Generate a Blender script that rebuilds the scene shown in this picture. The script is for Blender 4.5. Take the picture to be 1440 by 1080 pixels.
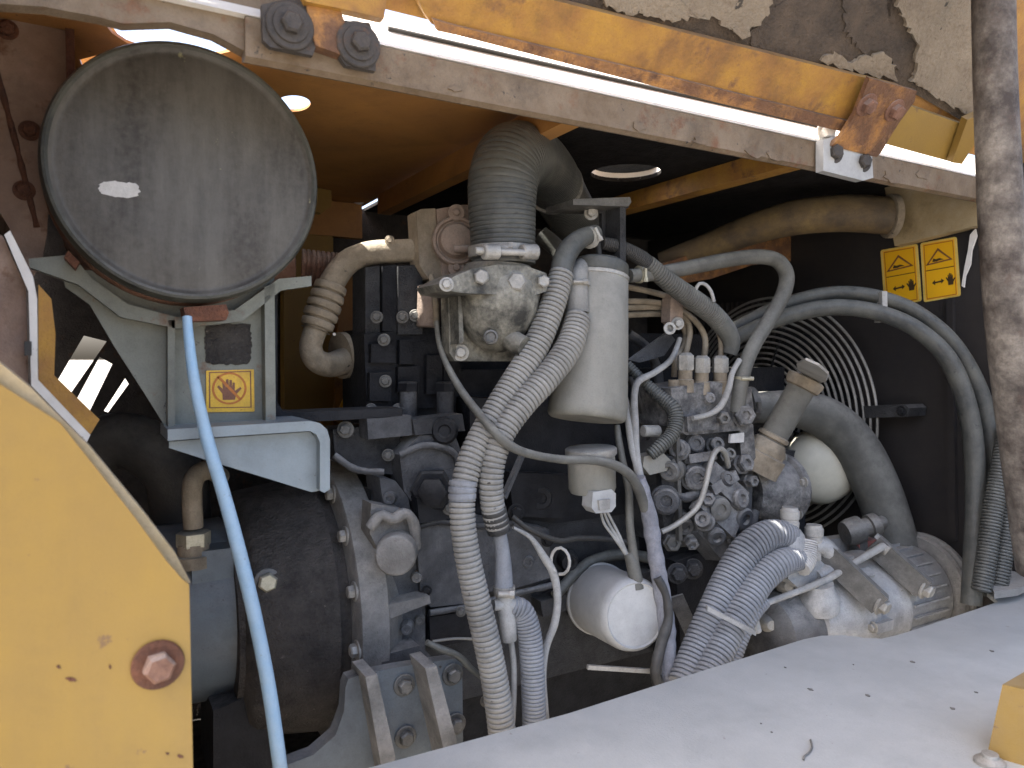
import bpy, bmesh, math, random
from mathutils import Vector, Matrix, noise
R = math.radians
random.seed(7)
for o in list(bpy.data.objects): bpy.data.objects.remove(o)
scn = bpy.context.scene
COL = scn.collection

# ------------------------------------------------------------------ camera
CAM = Vector((0, 0, 1.5)); YAW = R(30); PITCH = R(2); FPX = 1040.0
FW = Vector((math.sin(YAW)*math.cos(PITCH), math.cos(YAW)*math.cos(PITCH), -math.sin(PITCH)))
RT = Vector((math.cos(YAW), -math.sin(YAW), 0)); UP = RT.cross(FW)
cd = bpy.data.cameras.new('camera'); cam = bpy.data.objects.new('camera', cd); COL.objects.link(cam)
cam.matrix_world = Matrix(((RT.x, UP.x, -FW.x, CAM.x), (RT.y, UP.y, -FW.y, CAM.y), (RT.z, UP.z, -FW.z, CAM.z), (0, 0, 0, 1)))
cd.sensor_width = 36; cd.lens = FPX/1440*36; cd.clip_start = .02; cd.clip_end = 3000
cd.dof.use_dof = True; cd.dof.focus_distance = .92; cd.dof.aperture_fstop = 9
scn.camera = cam
scn.render.resolution_x = 1024; scn.render.resolution_y = 768

# ------------------------------------------------------------------ light
SUN_TO = Vector((-.50, .12, .86)).normalized()
w = bpy.data.worlds.new('World'); scn.world = w; w.use_nodes = True
nt = w.node_tree; bg = nt.nodes['Background']
sk = nt.nodes.new('ShaderNodeTexSky'); sk.sky_type = 'NISHITA'; sk.sun_disc = False
sk.sun_elevation = math.asin(SUN_TO.z); sk.sun_rotation = math.atan2(SUN_TO.x, SUN_TO.y)
sk.air_density = .8; sk.dust_density = 6.0
nt.links.new(sk.outputs[0], bg.inputs[0]); bg.inputs[1].default_value = .15
sd = bpy.data.lights.new('sun', 'SUN'); sd.energy = 4.5; sd.angle = R(.55); sd.color = (1, .95, .87)
so = bpy.data.objects.new('sun', sd); COL.objects.link(so)
so.rotation_euler = SUN_TO.to_track_quat('Z', 'Y').to_euler(); so.location = (0, 0, 6)
vs = scn.view_settings; vs.view_transform = 'Standard'; vs.look = 'None'; vs.gamma = 1; vs.use_curve_mapping = False
vs.exposure = 2.42

# ------------------------------------------------------------------ pixel -> place
def ray(x, y): return FW + RT*((x-720)/FPX) + UP*((540-y)/FPX)
def PP(x, y, p0, n):
    d = ray(x, y); return CAM + d*((Vector(p0)-CAM).dot(n)/d.dot(n))
def P(x, y, Y): d = ray(x, y); return CAM + d*((Y-CAM.y)/d.y)
def PX(x, y, X): d = ray(x, y); return CAM + d*((X-CAM.x)/d.x)
def PZ(x, y, Z): d = ray(x, y); return CAM + d*((Z-CAM.z)/d.z)
def px(n, p): return n*(p-CAM).dot(FW)/FPX          # n photo pixels in metres at point p

# ------------------------------------------------------------------ materials
MAT = {}
def lin(c): return tuple(((v/255+.055)/1.055)**2.4 if v/255 > .04045 else v/255/12.92 for v in c)
def M(name, col, col2=None, amt=.5, scale=30, rough=.6, metal=0.0, bump=.2, bscale=300, dust_toplight=0.0, dcol=(.40, .385, .35), grime=.45, gcol=(.022, .021, .02),
      rust=0.0, rcol=(.085, .042, .022), rscale=25, streak=False, rough2=None, coat=0.0, spots=0.0, scol=(.03, .027, .025), sscale=60, spec=.35):
    m = bpy.data.materials.new(name); m.use_nodes = True; t = m.node_tree; N = t.nodes; L = t.links
    b = N['Principled BSDF']; tc = N.new('ShaderNodeTexCoord')
    vec = tc.outputs['Object']
    def noisen(s, det=6, rg=.6, stretch=None):
        n = N.new('ShaderNodeTexNoise'); n.inputs['Scale'].default_value = s; n.inputs['Detail'].default_value = det
        n.inputs['Roughness'].default_value = rg
        if stretch:
            mp = N.new('ShaderNodeMapping'); mp.inputs['Scale'].default_value = stretch; L.new(vec, mp.inputs[0]); L.new(mp.outputs[0], n.inputs['Vector'])
        else: L.new(vec, n.inputs['Vector'])
        return n.outputs[0]
    def ramp(src, a, c):
        r = N.new('ShaderNodeMapRange'); r.inputs[1].default_value = a; r.inputs[2].default_value = c; r.clamp = True
        L.new(src, r.inputs[0]); return r.outputs[0]
    def mix(fac, a, c, k=1.0):
        x = N.new('ShaderNodeMix'); x.data_type = 'RGBA'
        if k != 1.0:
            q = N.new('ShaderNodeMath'); q.operation = 'MULTIPLY'; L.new(fac, q.inputs[0]); q.inputs[1].default_value = k; fac = q.outputs[0]
        L.new(fac, x.inputs[0])
        for i, v in ((6, a), (7, c)):
            if isinstance(v, tuple): x.inputs[i].default_value = (*v, 1)
            else: L.new(v, x.inputs[i])
        return x.outputs[2]
    c2 = col2 or tuple(v*.55 for v in col)
    lo = .5-.13; hi = .5+.13
    cc = mix(ramp(noisen(scale, 8, .65, (1, 1, .18) if streak else None), lo+(.5-amt)*.4, hi+(.5-amt)*.4), col, c2)
    cc = mix(ramp(noisen(scale*6, 4), .35, .70), cc, c2, .5)
    if spots: cc = mix(ramp(noisen(sscale, 5, .7), .68-spots*.2, .72-spots*.2), cc, scol)
    if rust: cc = mix(ramp(noisen(rscale, 9, .7), .62-rust*.35, .72-rust*.35), cc, mix(noisen(rscale*5), rcol, tuple(v*2.4 for v in rcol)))
    if dust_toplight:  # dust on upward faces, strengthened to paint in brighter tops
        g = N.new('ShaderNodeNewGeometry'); sx = N.new('ShaderNodeSeparateXYZ'); L.new(g.outputs['Normal'], sx.inputs[0])
        ad = N.new('ShaderNodeMath'); ad.operation = 'MULTIPLY'; L.new(ramp(sx.outputs[2], -.02, .75), ad.inputs[0]); L.new(ramp(noisen(60, 9, .75), .25, .58), ad.inputs[1])
        cc = mix(ad.outputs[0], cc, dcol, min(1, dust_toplight*1.5))
    if grime:
        cc = mix(ramp(noisen(17, 10, .72), .50, .70), cc, gcol, grime)
        cc = mix(ramp(noisen(620, 3, .7), .50, .72), cc, gcol, grime*.55)
    L.new(cc, b.inputs['Base Color'])
    b.inputs['Metallic'].default_value = metal; b.inputs['Specular IOR Level'].default_value = spec
    rr = N.new('ShaderNodeMapRange'); rr.inputs[3].default_value = rough-.1; rr.inputs[4].default_value = min(1, (rough2 or rough+.15))
    L.new(noisen(scale*2.3, 6), rr.inputs[0]); L.new(rr.outputs[0], b.inputs['Roughness'])
    if coat: b.inputs['Coat Weight'].default_value = coat; b.inputs['Coat Roughness'].default_value = .25
    if bump:
        bp = N.new('ShaderNodeBump'); bp.inputs['Strength'].default_value = bump; bp.inputs['Distance'].default_value = .0045
        L.new(noisen(bscale, 4, .6), bp.inputs['Height']); L.new(bp.outputs[0], b.inputs['Normal'])
    MAT[name] = m; return m

M('yellow', (.275, .168, .030), (.225, .138, .036), scale=6, grime=.16, gcol=(.12, .075, .03), streak=True, rough=.42, bump=.06, bscale=500, spots=.17, scol=(.15, .085, .04), sscale=55, dust_toplight=.15)
M('yellow_dirty', (.38, .205, .032), (.27, .13, .035), scale=18, rough=.55, bump=.25, bscale=220, rust=.12, dust_toplight=.25, dcol=(.3, .24, .17))
M('yellow_rust', (.42, .20, .05), (.20, .10, .05), scale=40, rough=.7, bump=.6, bscale=260, rust=.45, dust_toplight=.3, dcol=(.3, .25, .2))
M('yellow_pale', (.40, .33, .22), (.33, .25, .13), scale=14, rough=.5, bump=.1, dust_toplight=.3)
M('orange_under', (.42, .21, .06), (.30, .145, .05), scale=5, grime=.3, rough=.5, bump=.12, bscale=300, spots=.1, scol=(.1, .05, .03), sscale=90)
M('brown_wall', (.36, .27, .215), (.21, .135, .095), scale=9, grime=.3, rough=.6, bump=.2, rust=.22)
M('white_paint', (.72, .70, .66), (.60, .58, .54), scale=16, grime=.12, rough=.4, bump=.06, spots=.12, scol=(.25, .2, .16), sscale=130)
M('ledge_paint', (.465, .475, .46), (.38, .39, .38), scale=6, grime=.10, rough=.45, bump=.15, bscale=350, spots=.10, scol=(.30, .28, .26), sscale=110, rough2=.6)
M('rail_shade_brown', (.115, .078, .045), (.185, .14, .095), scale=22, rough=.6, bump=.3, rust=.15, spots=.14)
M('black_foam', (.022, .020, .019), (.010, .009, .009), scale=40, spec=.1, rough=.9, bump=.6, bscale=200, dust_toplight=.12)
M('foam_grey', (.17, .135, .10), (.26, .215, .16), scale=34, rough=.95, bump=.9, bscale=170, spots=.16, scol=(.06, .05, .04), sscale=45)
M('foam_dark', (.045, .036, .03), (.10, .075, .055), scale=25, rough=.95, bump=1.0, bscale=240)
M('cap_metal', (.036, .031, .025), (.10, .093, .08), amt=.47, scale=26, rough=.5, grime=.25, bump=.12, bscale=500, streak=True, spots=.08, scol=(.26, .25, .14), sscale=22)
M('cap_rim', (.022, .023, .019), (.065, .064, .05), scale=18, rough=.5, bump=.15, dust_toplight=.25)
M('rust', (.16, .065, .035), (.08, .035, .022), scale=45, rough=.85, bump=.7, bscale=260)
M('rust_pipe', (.24, .13, .09), (.14, .07, .045), scale=40, rough=.8, bump=.5, bscale=300, dust_toplight=.3)
M('green_grey', (.20, .21, .18), (.14, .145, .12), scale=9, grime=.4, rough=.5, bump=.1, rust=.12, dust_toplight=.35, spots=.1)
M('blue_grey', (.24, .285, .31), (.20, .235, .25), scale=8, grime=.2, rough=.42, bump=.08, dust_toplight=.2, spots=.07)
M('pump_paint', (.115, .145, .165), (.085, .10, .115), scale=10, rough=.38, bump=.05, dust_toplight=.18, spots=.1)
M('mount_paint', (.11, .13, .145), (.075, .085, .095), scale=16, rough=.5, bump=.15, dust_toplight=.3, spots=.12)
M('blue_hose', (.26, .42, .58), (.34, .47, .58), scale=22, grime=.16, rough=.4, bump=.04, spots=.1, scol=(.25, .3, .33))
M('engine_black', (.016, .017, .019), (.050, .051, .054), scale=26, spec=.2, rough=.55, bump=.6, bscale=420, dust_toplight=.5, dcol=(.20, .195, .185))
M('engine_dark', (.006, .006, .008), (.018, .019, .022), scale=30, spec=.14, rough=.5, bump=.35, bscale=350, dust_toplight=.42, dcol=(.12, .118, .112))
M('engine_grey', (.11, .112, .115), (.035, .036, .04), scale=20, rough=.6, bump=.6, bscale=430, dust_toplight=.5, dcol=(.33, .32, .30), spots=.12)
M('housing_light', (.25, .24, .225), (.11, .107, .10), scale=18, rough=.62, bump=.45, bscale=420, dust_toplight=.5, spots=.12)
M('dusty_tan', (.30, .25, .185), (.165, .135, .095), scale=24, rough=.75, bump=.3, bscale=280, dust_toplight=.35, dcol=(.45, .41, .33), spots=.1)
M('dusty_pink', (.33, .255, .205), (.20, .15, .12), scale=26, rough=.75, bump=.35, bscale=280, dust_toplight=.4)
M('alu_dirty', (.30, .285, .235), (.028, .028, .025), amt=.52, scale=30, rough=.5, metal=.2, bump=.35, bscale=260, dust_toplight=.4, dcol=(.42, .40, .34))
M('filter_paint', (.27, .26, .225), (.17, .165, .14), scale=10, grime=.3, rough=.6, bump=.12, dust_toplight=.3, dcol=(.46, .44, .40), spots=.06, scol=(.28, .30, .12), sscale=30, streak=True)
M('filter_white', (.43, .43, .415), (.32, .32, .31), scale=12, grime=.22, rough=.5, bump=.08, dust_toplight=.25, dcol=(.45, .44, .42))
M('hose_grey', (.27, .26, .235), (.17, .165, .15), scale=16, rough=.75, bump=.2, dust_toplight=.35, dcol=(.45, .44, .41), spots=.08)
M('hose_blue', (.24, .25, .265), (.155, .162, .175), scale=16, rough=.72, bump=.2, dust_toplight=.35, dcol=(.37, .375, .38), spots=.08)
M('hose_black', (.022, .022, .022), (.045, .043, .04), scale=20, rough=.55, bump=.2, dust_toplight=.35, dcol=(.17, .165, .15))
M('hose_rubber', (.032, .035, .036), (.085, .086, .076), scale=18, rough=.42, bump=.18, bscale=360, dust_toplight=.42, dcol=(.24, .24, .215), spots=.12, scol=(.03, .03, .03), sscale=35)
M('hose_tan', (.13, .128, .112), (.075, .073, .065), scale=16, rough=.6, bump=.15, dust_toplight=.42, dcol=(.32, .31, .27))
M('hose_radiator', (.12, .12, .108), (.065, .066, .06), scale=16, grime=.35, rough=.7, bump=.1, dust_toplight=.5, dcol=(.29, .285, .265))
M('steel_dusty', (.40, .385, .35), (.26, .25, .225), scale=40, rough=.5, metal=.35, bump=.25, dust_toplight=.4)
M('steel_dark', (.15, .145, .135), (.08, .078, .072), scale=50, rough=.55, metal=.3, bump=.3, dust_toplight=.35)
M('zinc', (.50, .47, .36), (.36, .33, .24), scale=50, rough=.45, metal=.5, bump=.2, dust_toplight=.35)
M('pump_alloy', (.26, .255, .245), (.055, .055, .057), amt=.58, scale=55, rough=.55, metal=.15, bump=.5, bscale=300, dust_toplight=.5, dcol=(.36, .35, .335))
M('compressor_alloy', (.42, .425, .42), (.27, .275, .28), scale=24, rough=.5, metal=.25, bump=.22, dust_toplight=.4, spots=.1)
M('white_plastic', (.40, .39, .355), (.28, .27, .25), scale=22, rough=.5, bump=.1, dust_toplight=.25)
M('tank_plastic', (.52, .50, .41), (.42, .40, .32), scale=8, grime=.15, rough=.45, bump=.05, dust_toplight=.2)
M('radiator_black', (.022, .021, .023), (.036, .032, .030), scale=7, spec=.15, rough=.5, bump=.1, dust_toplight=.2, dcol=(.10, .10, .11))
M('post_paint', (.25, .22, .185), (.045, .034, .028), amt=.5, scale=24, rough=.6, bump=.3, bscale=200, rust=.12, rcol=(.05, .035, .028))
M('wire_grey', (.36, .355, .34), (.24, .238, .225), scale=30, rough=.7, bump=.15, dust_toplight=.3)
M('wire_blue', (.27, .275, .30), (.17, .175, .20), scale=36, rough=.65, bump=.4, bscale=500, dust_toplight=.3)
M('label_yellow', (.80, .43, .012), (.74, .40, .015), scale=12, grime=.04, rough=.35, bump=.03, dust_toplight=.05)
M('label_border', (.74, .55, .16), (.66, .46, .10), scale=30, rough=.4, bump=.03)
M('label_yellow_old', (.70, .43, .03), (.56, .34, .05), scale=60, rough=.45, bump=.1, spots=.14, scol=(.25, .13, .04), sscale=160)
M('print_black', (.035, .022, .012), (.06, .035, .015), scale=80, rough=.5, bump=.05)
M('print_brown', (.13, .05, .03), (.19, .08, .04), scale=90, rough=.5, bump=.05)
M('print_red', (.36, .10, .02), (.45, .16, .025), scale=90, rough=.5, bump=.05)
M('smudge_white', (.52, .51, .49), (.42, .41, .39), scale=90, grime=.1, rough=.8, bump=.3)
M('red_plastic', (.40, .12, .10), (.28, .10, .08), scale=60, rough=.6, bump=.2, dust_toplight=.4)
M('grille_dark', (.035, .032, .03), (.07, .06, .055), scale=40, rough=.8, bump=.5, rust=.1)
M('concrete', (.24, .22, .19), (.18, .165, .145), scale=3, rough=.9, bump=.4, bscale=40)

# ------------------------------------------------------------------ object building
WP = {}                                     # world position of every object
def link(name, me, parent=None, base=None):
    o = bpy.data.objects.new(name, me); COL.objects.link(o)
    if parent: o.parent = parent
    return o
def tag(o, label, cat, group=None):
    o['label'] = label; o['category'] = cat
    if group: o['group'] = group
    return o
def thing(name, label, cat, loc, group=None):
    o = link(name, None); o.location = loc; o.empty_display_size = .02; WP[o] = Vector(loc)
    return tag(o, label, cat, group)
def fin(bm, name, mat, parent=None, bev=0, seg=2, sharp=38, smooth=True):
    """turn a bmesh in world coordinates into one linked object"""
    if bev:
        es = [e for e in bm.edges if len(e.link_faces) == 2 and e.calc_face_angle(0) > R(30)]
        bmesh.ops.bevel(bm, geom=es, offset=bev, segments=seg, profile=.6, affect='EDGES', clamp_overlap=True)
    bmesh.ops.recalc_face_normals(bm, faces=bm.faces[:])
    if parent is not None: off = WP[parent]
    else:
        xs = [v.co for v in bm.verts]
        off = Vector(((min(v.x for v in xs)+max(v.x for v in xs))/2, (min(v.y for v in xs)+max(v.y for v in xs))/2, min(v.z for v in xs)))
    bmesh.ops.translate(bm, verts=bm.verts[:], vec=-off)
    me = bpy.data.meshes.new(name); bm.to_mesh(me); bm.free()
    if smooth:
        me.polygons.foreach_set('use_smooth', [True]*len(me.polygons)); me.set_sharp_from_angle(angle=R(sharp))
    me.materials.append(MAT[mat])
    o = link(name, me, parent)
    if parent is None: o.location = off
    WP[o] = off.copy()
    return o
def nbm(): return bmesh.new()
def ext(bm, pts, vec):
    """closed prism: polygon pts swept by vec"""
    a = [bm.verts.new(p) for p in pts]; b = [bm.verts.new(p+vec) for p in pts]; n = len(pts)
    bm.faces.new(a); bm.faces.new(list(reversed(b)))
    for i in range(n): bm.faces.new((a[i], b[i], b[(i+1) % n], a[(i+1) % n]))
    return bm
def prY(name, mat, poly, Y, th, parent=None, bev=.0012, **k):
    return fin(ext(nbm(), [P(x, y, Y) for x, y in poly], Vector((0, th, 0))), name, mat, parent, bev, **k)
def prX(name, mat, poly, X, th, parent=None, bev=.0012, **k):
    return fin(ext(nbm(), [PX(x, y, X) for x, y in poly], Vector((th, 0, 0))), name, mat, parent, bev, **k)
def prZ(name, mat, poly, Z, th, parent=None, bev=.0012, **k):
    return fin(ext(nbm(), [PZ(x, y, Z) for x, y in poly], Vector((0, 0, th))), name, mat, parent, bev, **k)
def prN(name, mat, poly, p0, n, th, parent=None, bev=.0012, **k):
    n = Vector(n).normalized()
    return fin(ext(nbm(), [PP(x, y, p0, n) for x, y in poly], n*th), name, mat, parent, bev, **k)
def abox(bm, c, s):
    c = Vector(c); s = Vector(s)/2
    return ext(bm, [c+Vector((sx*s.x, sy*s.y, -s.z)) for sx, sy in ((-1, -1), (1, -1), (1, 1), (-1, 1))], Vector((0, 0, 2*s.z)))
def box(name, mat, c, s, parent=None, bev=.002, **k): return fin(abox(nbm(), c, s), name, mat, parent, bev, **k)
def frame(ax):
    ax = Vector(ax).normalized(); u = ax.cross(Vector((0, 0, 1)))
    if u.length < .05: u = ax.cross(Vector((0, 1, 0)))
    u.normalize(); return ax, u, u.cross(ax).normalized()
def lathe(bm, c, ax, prof, seg=24, rot=0):
    """prof: (distance along axis, radius); closed with caps"""
    ax, u, v = frame(ax); c = Vector(c); rings = []
    for d, r in prof:
        if r < 1e-6: rings.append([bm.verts.new(c+ax*d)]); continue
        rings.append([bm.verts.new(c+ax*d+(u*math.cos(2*math.pi*i/seg+rot)+v*math.sin(2*math.pi*i/seg+rot))*r) for i in range(seg)])
    for a, b in zip(rings, rings[1:]):
        if len(a) == 1 and len(b) == 1: continue
        for i in range(seg):
            j = (i+1) % seg
            if len(a) == 1: bm.faces.new((a[0], b[j], b[i]))
            elif len(b) == 1: bm.faces.new((a[i], a[j], b[0]))
            else: bm.faces.new((a[i], a[j], b[j], b[i]))
    if len(rings[0]) > 1: bm.faces.new(list(reversed(rings[0])))
    if len(rings[-1]) > 1: bm.faces.new(rings[-1])
    return bm
def turn(name, mat, c, ax, prof, parent=None, seg=28, bev=0, **k): return fin(lathe(nbm(), c, ax, prof, seg), name, mat, parent, bev, **k)
def cyl(name, mat, a, b, r, parent=None, seg=24, r2=None, ch=.0015, **k):
    a = Vector(a); b = Vector(b); l = (b-a).length; r2 = r if r2 is None else r2; ch = min(ch, r*.3, r2*.3, l*.3)
    return turn(name, mat, a, b-a, [(0, r-ch), (ch, r), (l-ch, r2), (l, r2-ch)], parent, seg, **k)
FR = Vector((-.42, -.9, .05)).normalized()
def bolt(p, ax, s, parent, mat='steel_dark', washer=True, name='bolt', flush=0):
    """hexagon head (s across corners/2) on a washer, one mesh"""
    ax = Vector(ax).normalized(); bm = nbm()
    if washer: lathe(bm, p, ax, [(-.001, s*1.45), (s*.16, s*1.5), (s*.24, s*1.4)], 20)
    h0 = s*.2 if washer else -.001
    lathe(bm, p, ax, [(h0, s*.97), (h0+s*.1, s), (h0+s*.75, s), (h0+s*.95, s*.8)], 6, rot=random.random())
    return fin(bm, name, mat, parent, sharp=25)
def crom(pts, n):
    """Catmull-Rom through (Vector, radius) pairs"""
    out = []; q = [pts[0]]+pts+[pts[-1]]
    for i in range(1, len(q)-2):
        for k in range(n):
            t = k/n
            def f(a, b, c, d): return .5*((2*b)+(c-a)*t+(2*a-5*b+4*c-d)*t*t+(3*b-a-3*c+d)*t**3)
            out.append((f(q[i-1][0], q[i][0], q[i+1][0], q[i+2][0]), f(q[i-1][1], q[i][1], q[i+1][1], q[i+2][1])))
    out.append(pts[-1]); return out
CORR = [(0, .99), (.1, 1.02), (.62, 1.02), (.72, .99), (.77, .84), (.95, .84)]
def sweep(bm, pts, seg=12, step=.006, corr=None, depth=None, wob=0):
    """pts: (Vector, radius); constant arc steps; corr = pitch of corrugations in metres"""
    fine = crom(pts, 24); L = [0]
    for a, b in zip(fine, fine[1:]): L.append(L[-1]+(b[0]-a[0]).length)
    tot = L[-1]
    if corr:
        n = max(2, int(tot/corr)); ss = [((i+d)*tot/n, f if depth is None else 1-(1-f)*depth) for i in range(n) for d, f in CORR]+[(tot, 1)]
    else:
        n = max(3, int(tot/step)); ss = [(i*tot/n, 1) for i in range(n+1)]
    C = []; j = 0
    for s, f in ss:
        while j < len(L)-2 and L[j+1] < s: j += 1
        t = 0 if L[j+1] == L[j] else (s-L[j])/(L[j+1]-L[j]); t = max(0, min(1, t))
        C.append((fine[j][0].lerp(fine[j+1][0], t), (fine[j][1]*(1-t)+fine[j+1][1]*t)*f))
    prev = None; rings = []
    for i, (p, r) in enumerate(C):
        tg = (C[min(i+1, len(C)-1)][0]-C[max(i-1, 0)][0]).normalized()
        if prev is None: _, u, _ = frame(tg)
        else:
            u = prev-tg*prev.dot(tg); u = u.normalized() if u.length > 1e-6 else frame(tg)[1]
        prev = u; v = tg.cross(u)
        if wob: r *= 1+wob*noise.noise(p*90)
        rings.append([bm.verts.new(p+(u*math.cos(2*math.pi*k/seg)+v*math.sin(2*math.pi*k/seg))*r) for k in range(seg)])
    for a, b in zip(rings, rings[1:]):
        for k in range(seg): bm.faces.new((a[k], a[(k+1) % seg], b[(k+1) % seg], b[k]))
    bm.faces.new(list(reversed(rings[0]))); bm.faces.new(rings[-1])
    return bm
def TP(pts, w):
    """pixel control points (x, y, Y[, width]) -> (Vector, radius)"""
    out = []
    for q in pts:
        p = P(q[0], q[1], q[2]); out.append((p, px(q[3] if len(q) > 3 else w, p)/2))
    return out
def hose(name, mat, pts, w, parent=None, corr=None, seg=14, step=.005, wob=0, depth=None):
    return fin(sweep(nbm(), TP(pts, w), seg, step, corr, depth, wob), name, mat, parent, sharp=60)
def clampband(name, mat, p, ax, r, wd, parent=None, screw=True):
    bm = nbm(); ax = Vector(ax).normalized()
    lathe(bm, Vector(p)-ax*wd/2, ax, [(0, r), (.0004, r+.0016), (wd-.0004, r+.0016), (wd, r)], 28)
    if screw:
        f = -FW; s = (f-ax*f.dot(ax)).normalized(); q = Vector(p)+s*(r+.003); t = ax.cross(s)
        lathe(bm, q-t*.006, t, [(0, wd*.35), (.012, wd*.35)], 10)
        lathe(bm, q+t*.006, t, [(0, wd*.5), (.005, wd*.5)], 6)
    return fin(bm, name, mat, parent)
# ================================================================== setting
def plate(name, mat, outer, holes, vec, parent=None, smooth=False):
    """flat plate with holes: loops of world points, thickened by vec"""
    bm = nbm(); es = []
    for lp in [outer]+holes:
        vv = [bm.verts.new(p) for p in lp]
        es += [bm.edges.new((vv[i], vv[(i+1) % len(vv)])) for i in range(len(vv))]
    bmesh.ops.triangle_fill(bm, use_beauty=True, use_dissolve=False, edges=es)
    fs = bm.faces[:]; r = bmesh.ops.extrude_face_region(bm, geom=fs)
    bmesh.ops.translate(bm, verts=[g for g in r['geom'] if isinstance(g, bmesh.types.BMVert)], vec=vec)
    return fin(bm, name, mat, parent, smooth=smooth)
def circ(c, r, z, n=28, ry=None): return [Vector((c[0]+r*math.cos(2*math.pi*i/n), c[1]+(ry or r)*math.sin(2*math.pi*i/n), z)) for i in range(n)]

bm = nbm(); v = [bm.verts.new(p) for p in ((-600, -600, 0), (600, -600, 0), (600, 600, 0), (-600, 600, 0))]; bm.faces.new(v)
g = fin(bm, 'ground', 'concrete', smooth=False); g['kind'] = 'structure'

# ---- bay shell: roof, back wall, side wall, floor
RZ = 1.80
roof = thing('bay_roof', 'orange brown painted steel roof over the engine bay, cut with holes', 'roof panel', (.45, .95, RZ))
plate('roof_skin', 'orange_under', [Vector(p) for p in ((-.16, .640, RZ), (.482, .640, RZ), (.482, 1.47, RZ), (-.16, 1.47, RZ))],
      [[PZ(x, y, RZ) for x, y in ((143, 28), (158, 47), (178, 60), (200, 68), (230, 74), (300, 78), (334, 70), (322, 50), (240, 36))],
       [PZ(x, y, RZ) for x, y in ((112, 84), (135, 78), (142, 92), (120, 104))],
       circ((PZ(412, 146, RZ).x, PZ(412, 146, RZ).y), .019, RZ, ry=.03)], Vector((0, 0, .003)), roof)
cr = PZ(880, 240, RZ)
plate('roof_lining', 'black_foam', [Vector(p) for p in ((.4925, .640, RZ-.004), (1.42, .640, RZ-.004), (1.42, 1.47, RZ-.004), (.4925, 1.47, RZ-.004))],
      [circ((cr.x, cr.y), .056, RZ-.004)], Vector((0, 0, .006)), roof)
bm = nbm()
lathe(bm, (cr.x, cr.y, RZ-.002), (0, 0, 1), [(0, .0562), (.012, .0562), (.012, .060), (0, .060), (0, .0562)], 36)
bmesh.ops.delete(bm, geom=[f for f in bm.faces if len(f.verts) > 4], context='FACES')
fin(bm, 'exhaust_collar', 'white_paint', roof)
turn('sky_block_disc', 'engine_dark', (cr.x+.0425, cr.y+.053, RZ+.016), (0, 0, 1), [(0, .064), (.003, .064)], roof, 36)  # added dark disc blocks most of the hole, leaving a crescent of sky
box('roof_rib', 'orange_under', (.476, .975, RZ-.022), (.024, .63, .034), roof, .002)
box('roof_rib', 'yellow_dirty', (.86, 1.0, RZ-.020), (.03, .60, .030), roof, .002)
hose('roof_stud', 'steel_dark', [(784, 209, .95), (800, 208, .95), (832, 206, .95)], 9, roof, corr=.003, depth=1.2)
bolt(P(828, 205, .945), FR, .004, roof, 'steel_dusty')
bolt(P(505, 277, 1.395), FR, .010, roof, 'white_paint')
box('roof_flange', 'orange_under', (.16, 1.405, RZ-.035), (.62, .02, .066), roof)

wall = thing('back_wall', 'dark sooty back wall of the engine bay with slanted air slots', 'back wall', (.6, 1.46, .9))
sl = []
for a in ([(118, 472), (150, 480), (100, 552), (78, 540)], [(140, 502), (158, 512), (126, 578), (106, 565)], [(176, 532), (181, 540), (152, 580), (146, 578)]):
    sl.append([P(x, y, 1.45) for x, y in a])
plate('wall_sheet', 'grille_dark', [Vector(p) for p in ((-.16, 1.45, .8), (1.45, 1.45, .8), (1.45, 1.45, RZ), (-.16, 1.45, RZ))], sl, Vector((0, .004, 0)), wall)
for a in ([(398, 252), (468, 262), (470, 600), (400, 600)],): prY('wall_column', 'yellow', a, 1.40, .03, wall)
prY('wall_tab', 'yellow', [(440, 262), (466, 268), (466, 290), (452, 300), (440, 296)], 1.30, .02, wall)
prY('wall_column', 'orange_under', [(476, 380), (512, 384), (508, 600), (474, 600)], 1.38, .03, wall)
prY('wall_patch', 'yellow_dirty', [(474, 470), (500, 470), (500, 610), (470, 610)], 1.36, .01, wall)
prY('reflector_strip', 'label_yellow', [(489, 546), (494, 548), (482, 582), (474, 582)], 1.20, .004, wall)

sw = thing('side_wall', 'brown dusty steel side wall behind the round air cleaner cap', 'side wall', (-.085, 1.0, .9))
box('wall_sheet', 'brown_wall', (-.088, .98, 1.32), (.006, .90, 1.0), sw)
prY('wall_flange', 'brown_wall', [(-90, -30), (96, -30), (98, 112), (84, 170), (70, 240), (66, 330), (58, 372), (44, 392), (14, 322), (-90, 150)], .80, .004, sw)
prY('wall_edge', 'rust', [(90, -30), (103, -30), (106, 116), (94, 140)], .794, .012, sw)
prY('corner_post', 'yellow_dirty', [(107, 18), (150, 26), (176, 62), (190, 70), (186, 250), (108, 250)], 1.34, .03, sw)
hose('seam_bead', 'rust', [(-12, 76, .800), (14, 170, .800), (32, 240, .800), (52, 320, .800)], 8, sw, wob=.4)
for x, y in ((42, 184), (34, 268), (10, 42)): bolt(P(x, y, .80), (0, -1, 0), .006, sw, 'rust')
fl = box('bay_floor', 'black_foam', (.62, 1.04, .86), (1.7, .8, .02)); tag(fl, 'black oily floor plate under the engine', 'floor plate')

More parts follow.
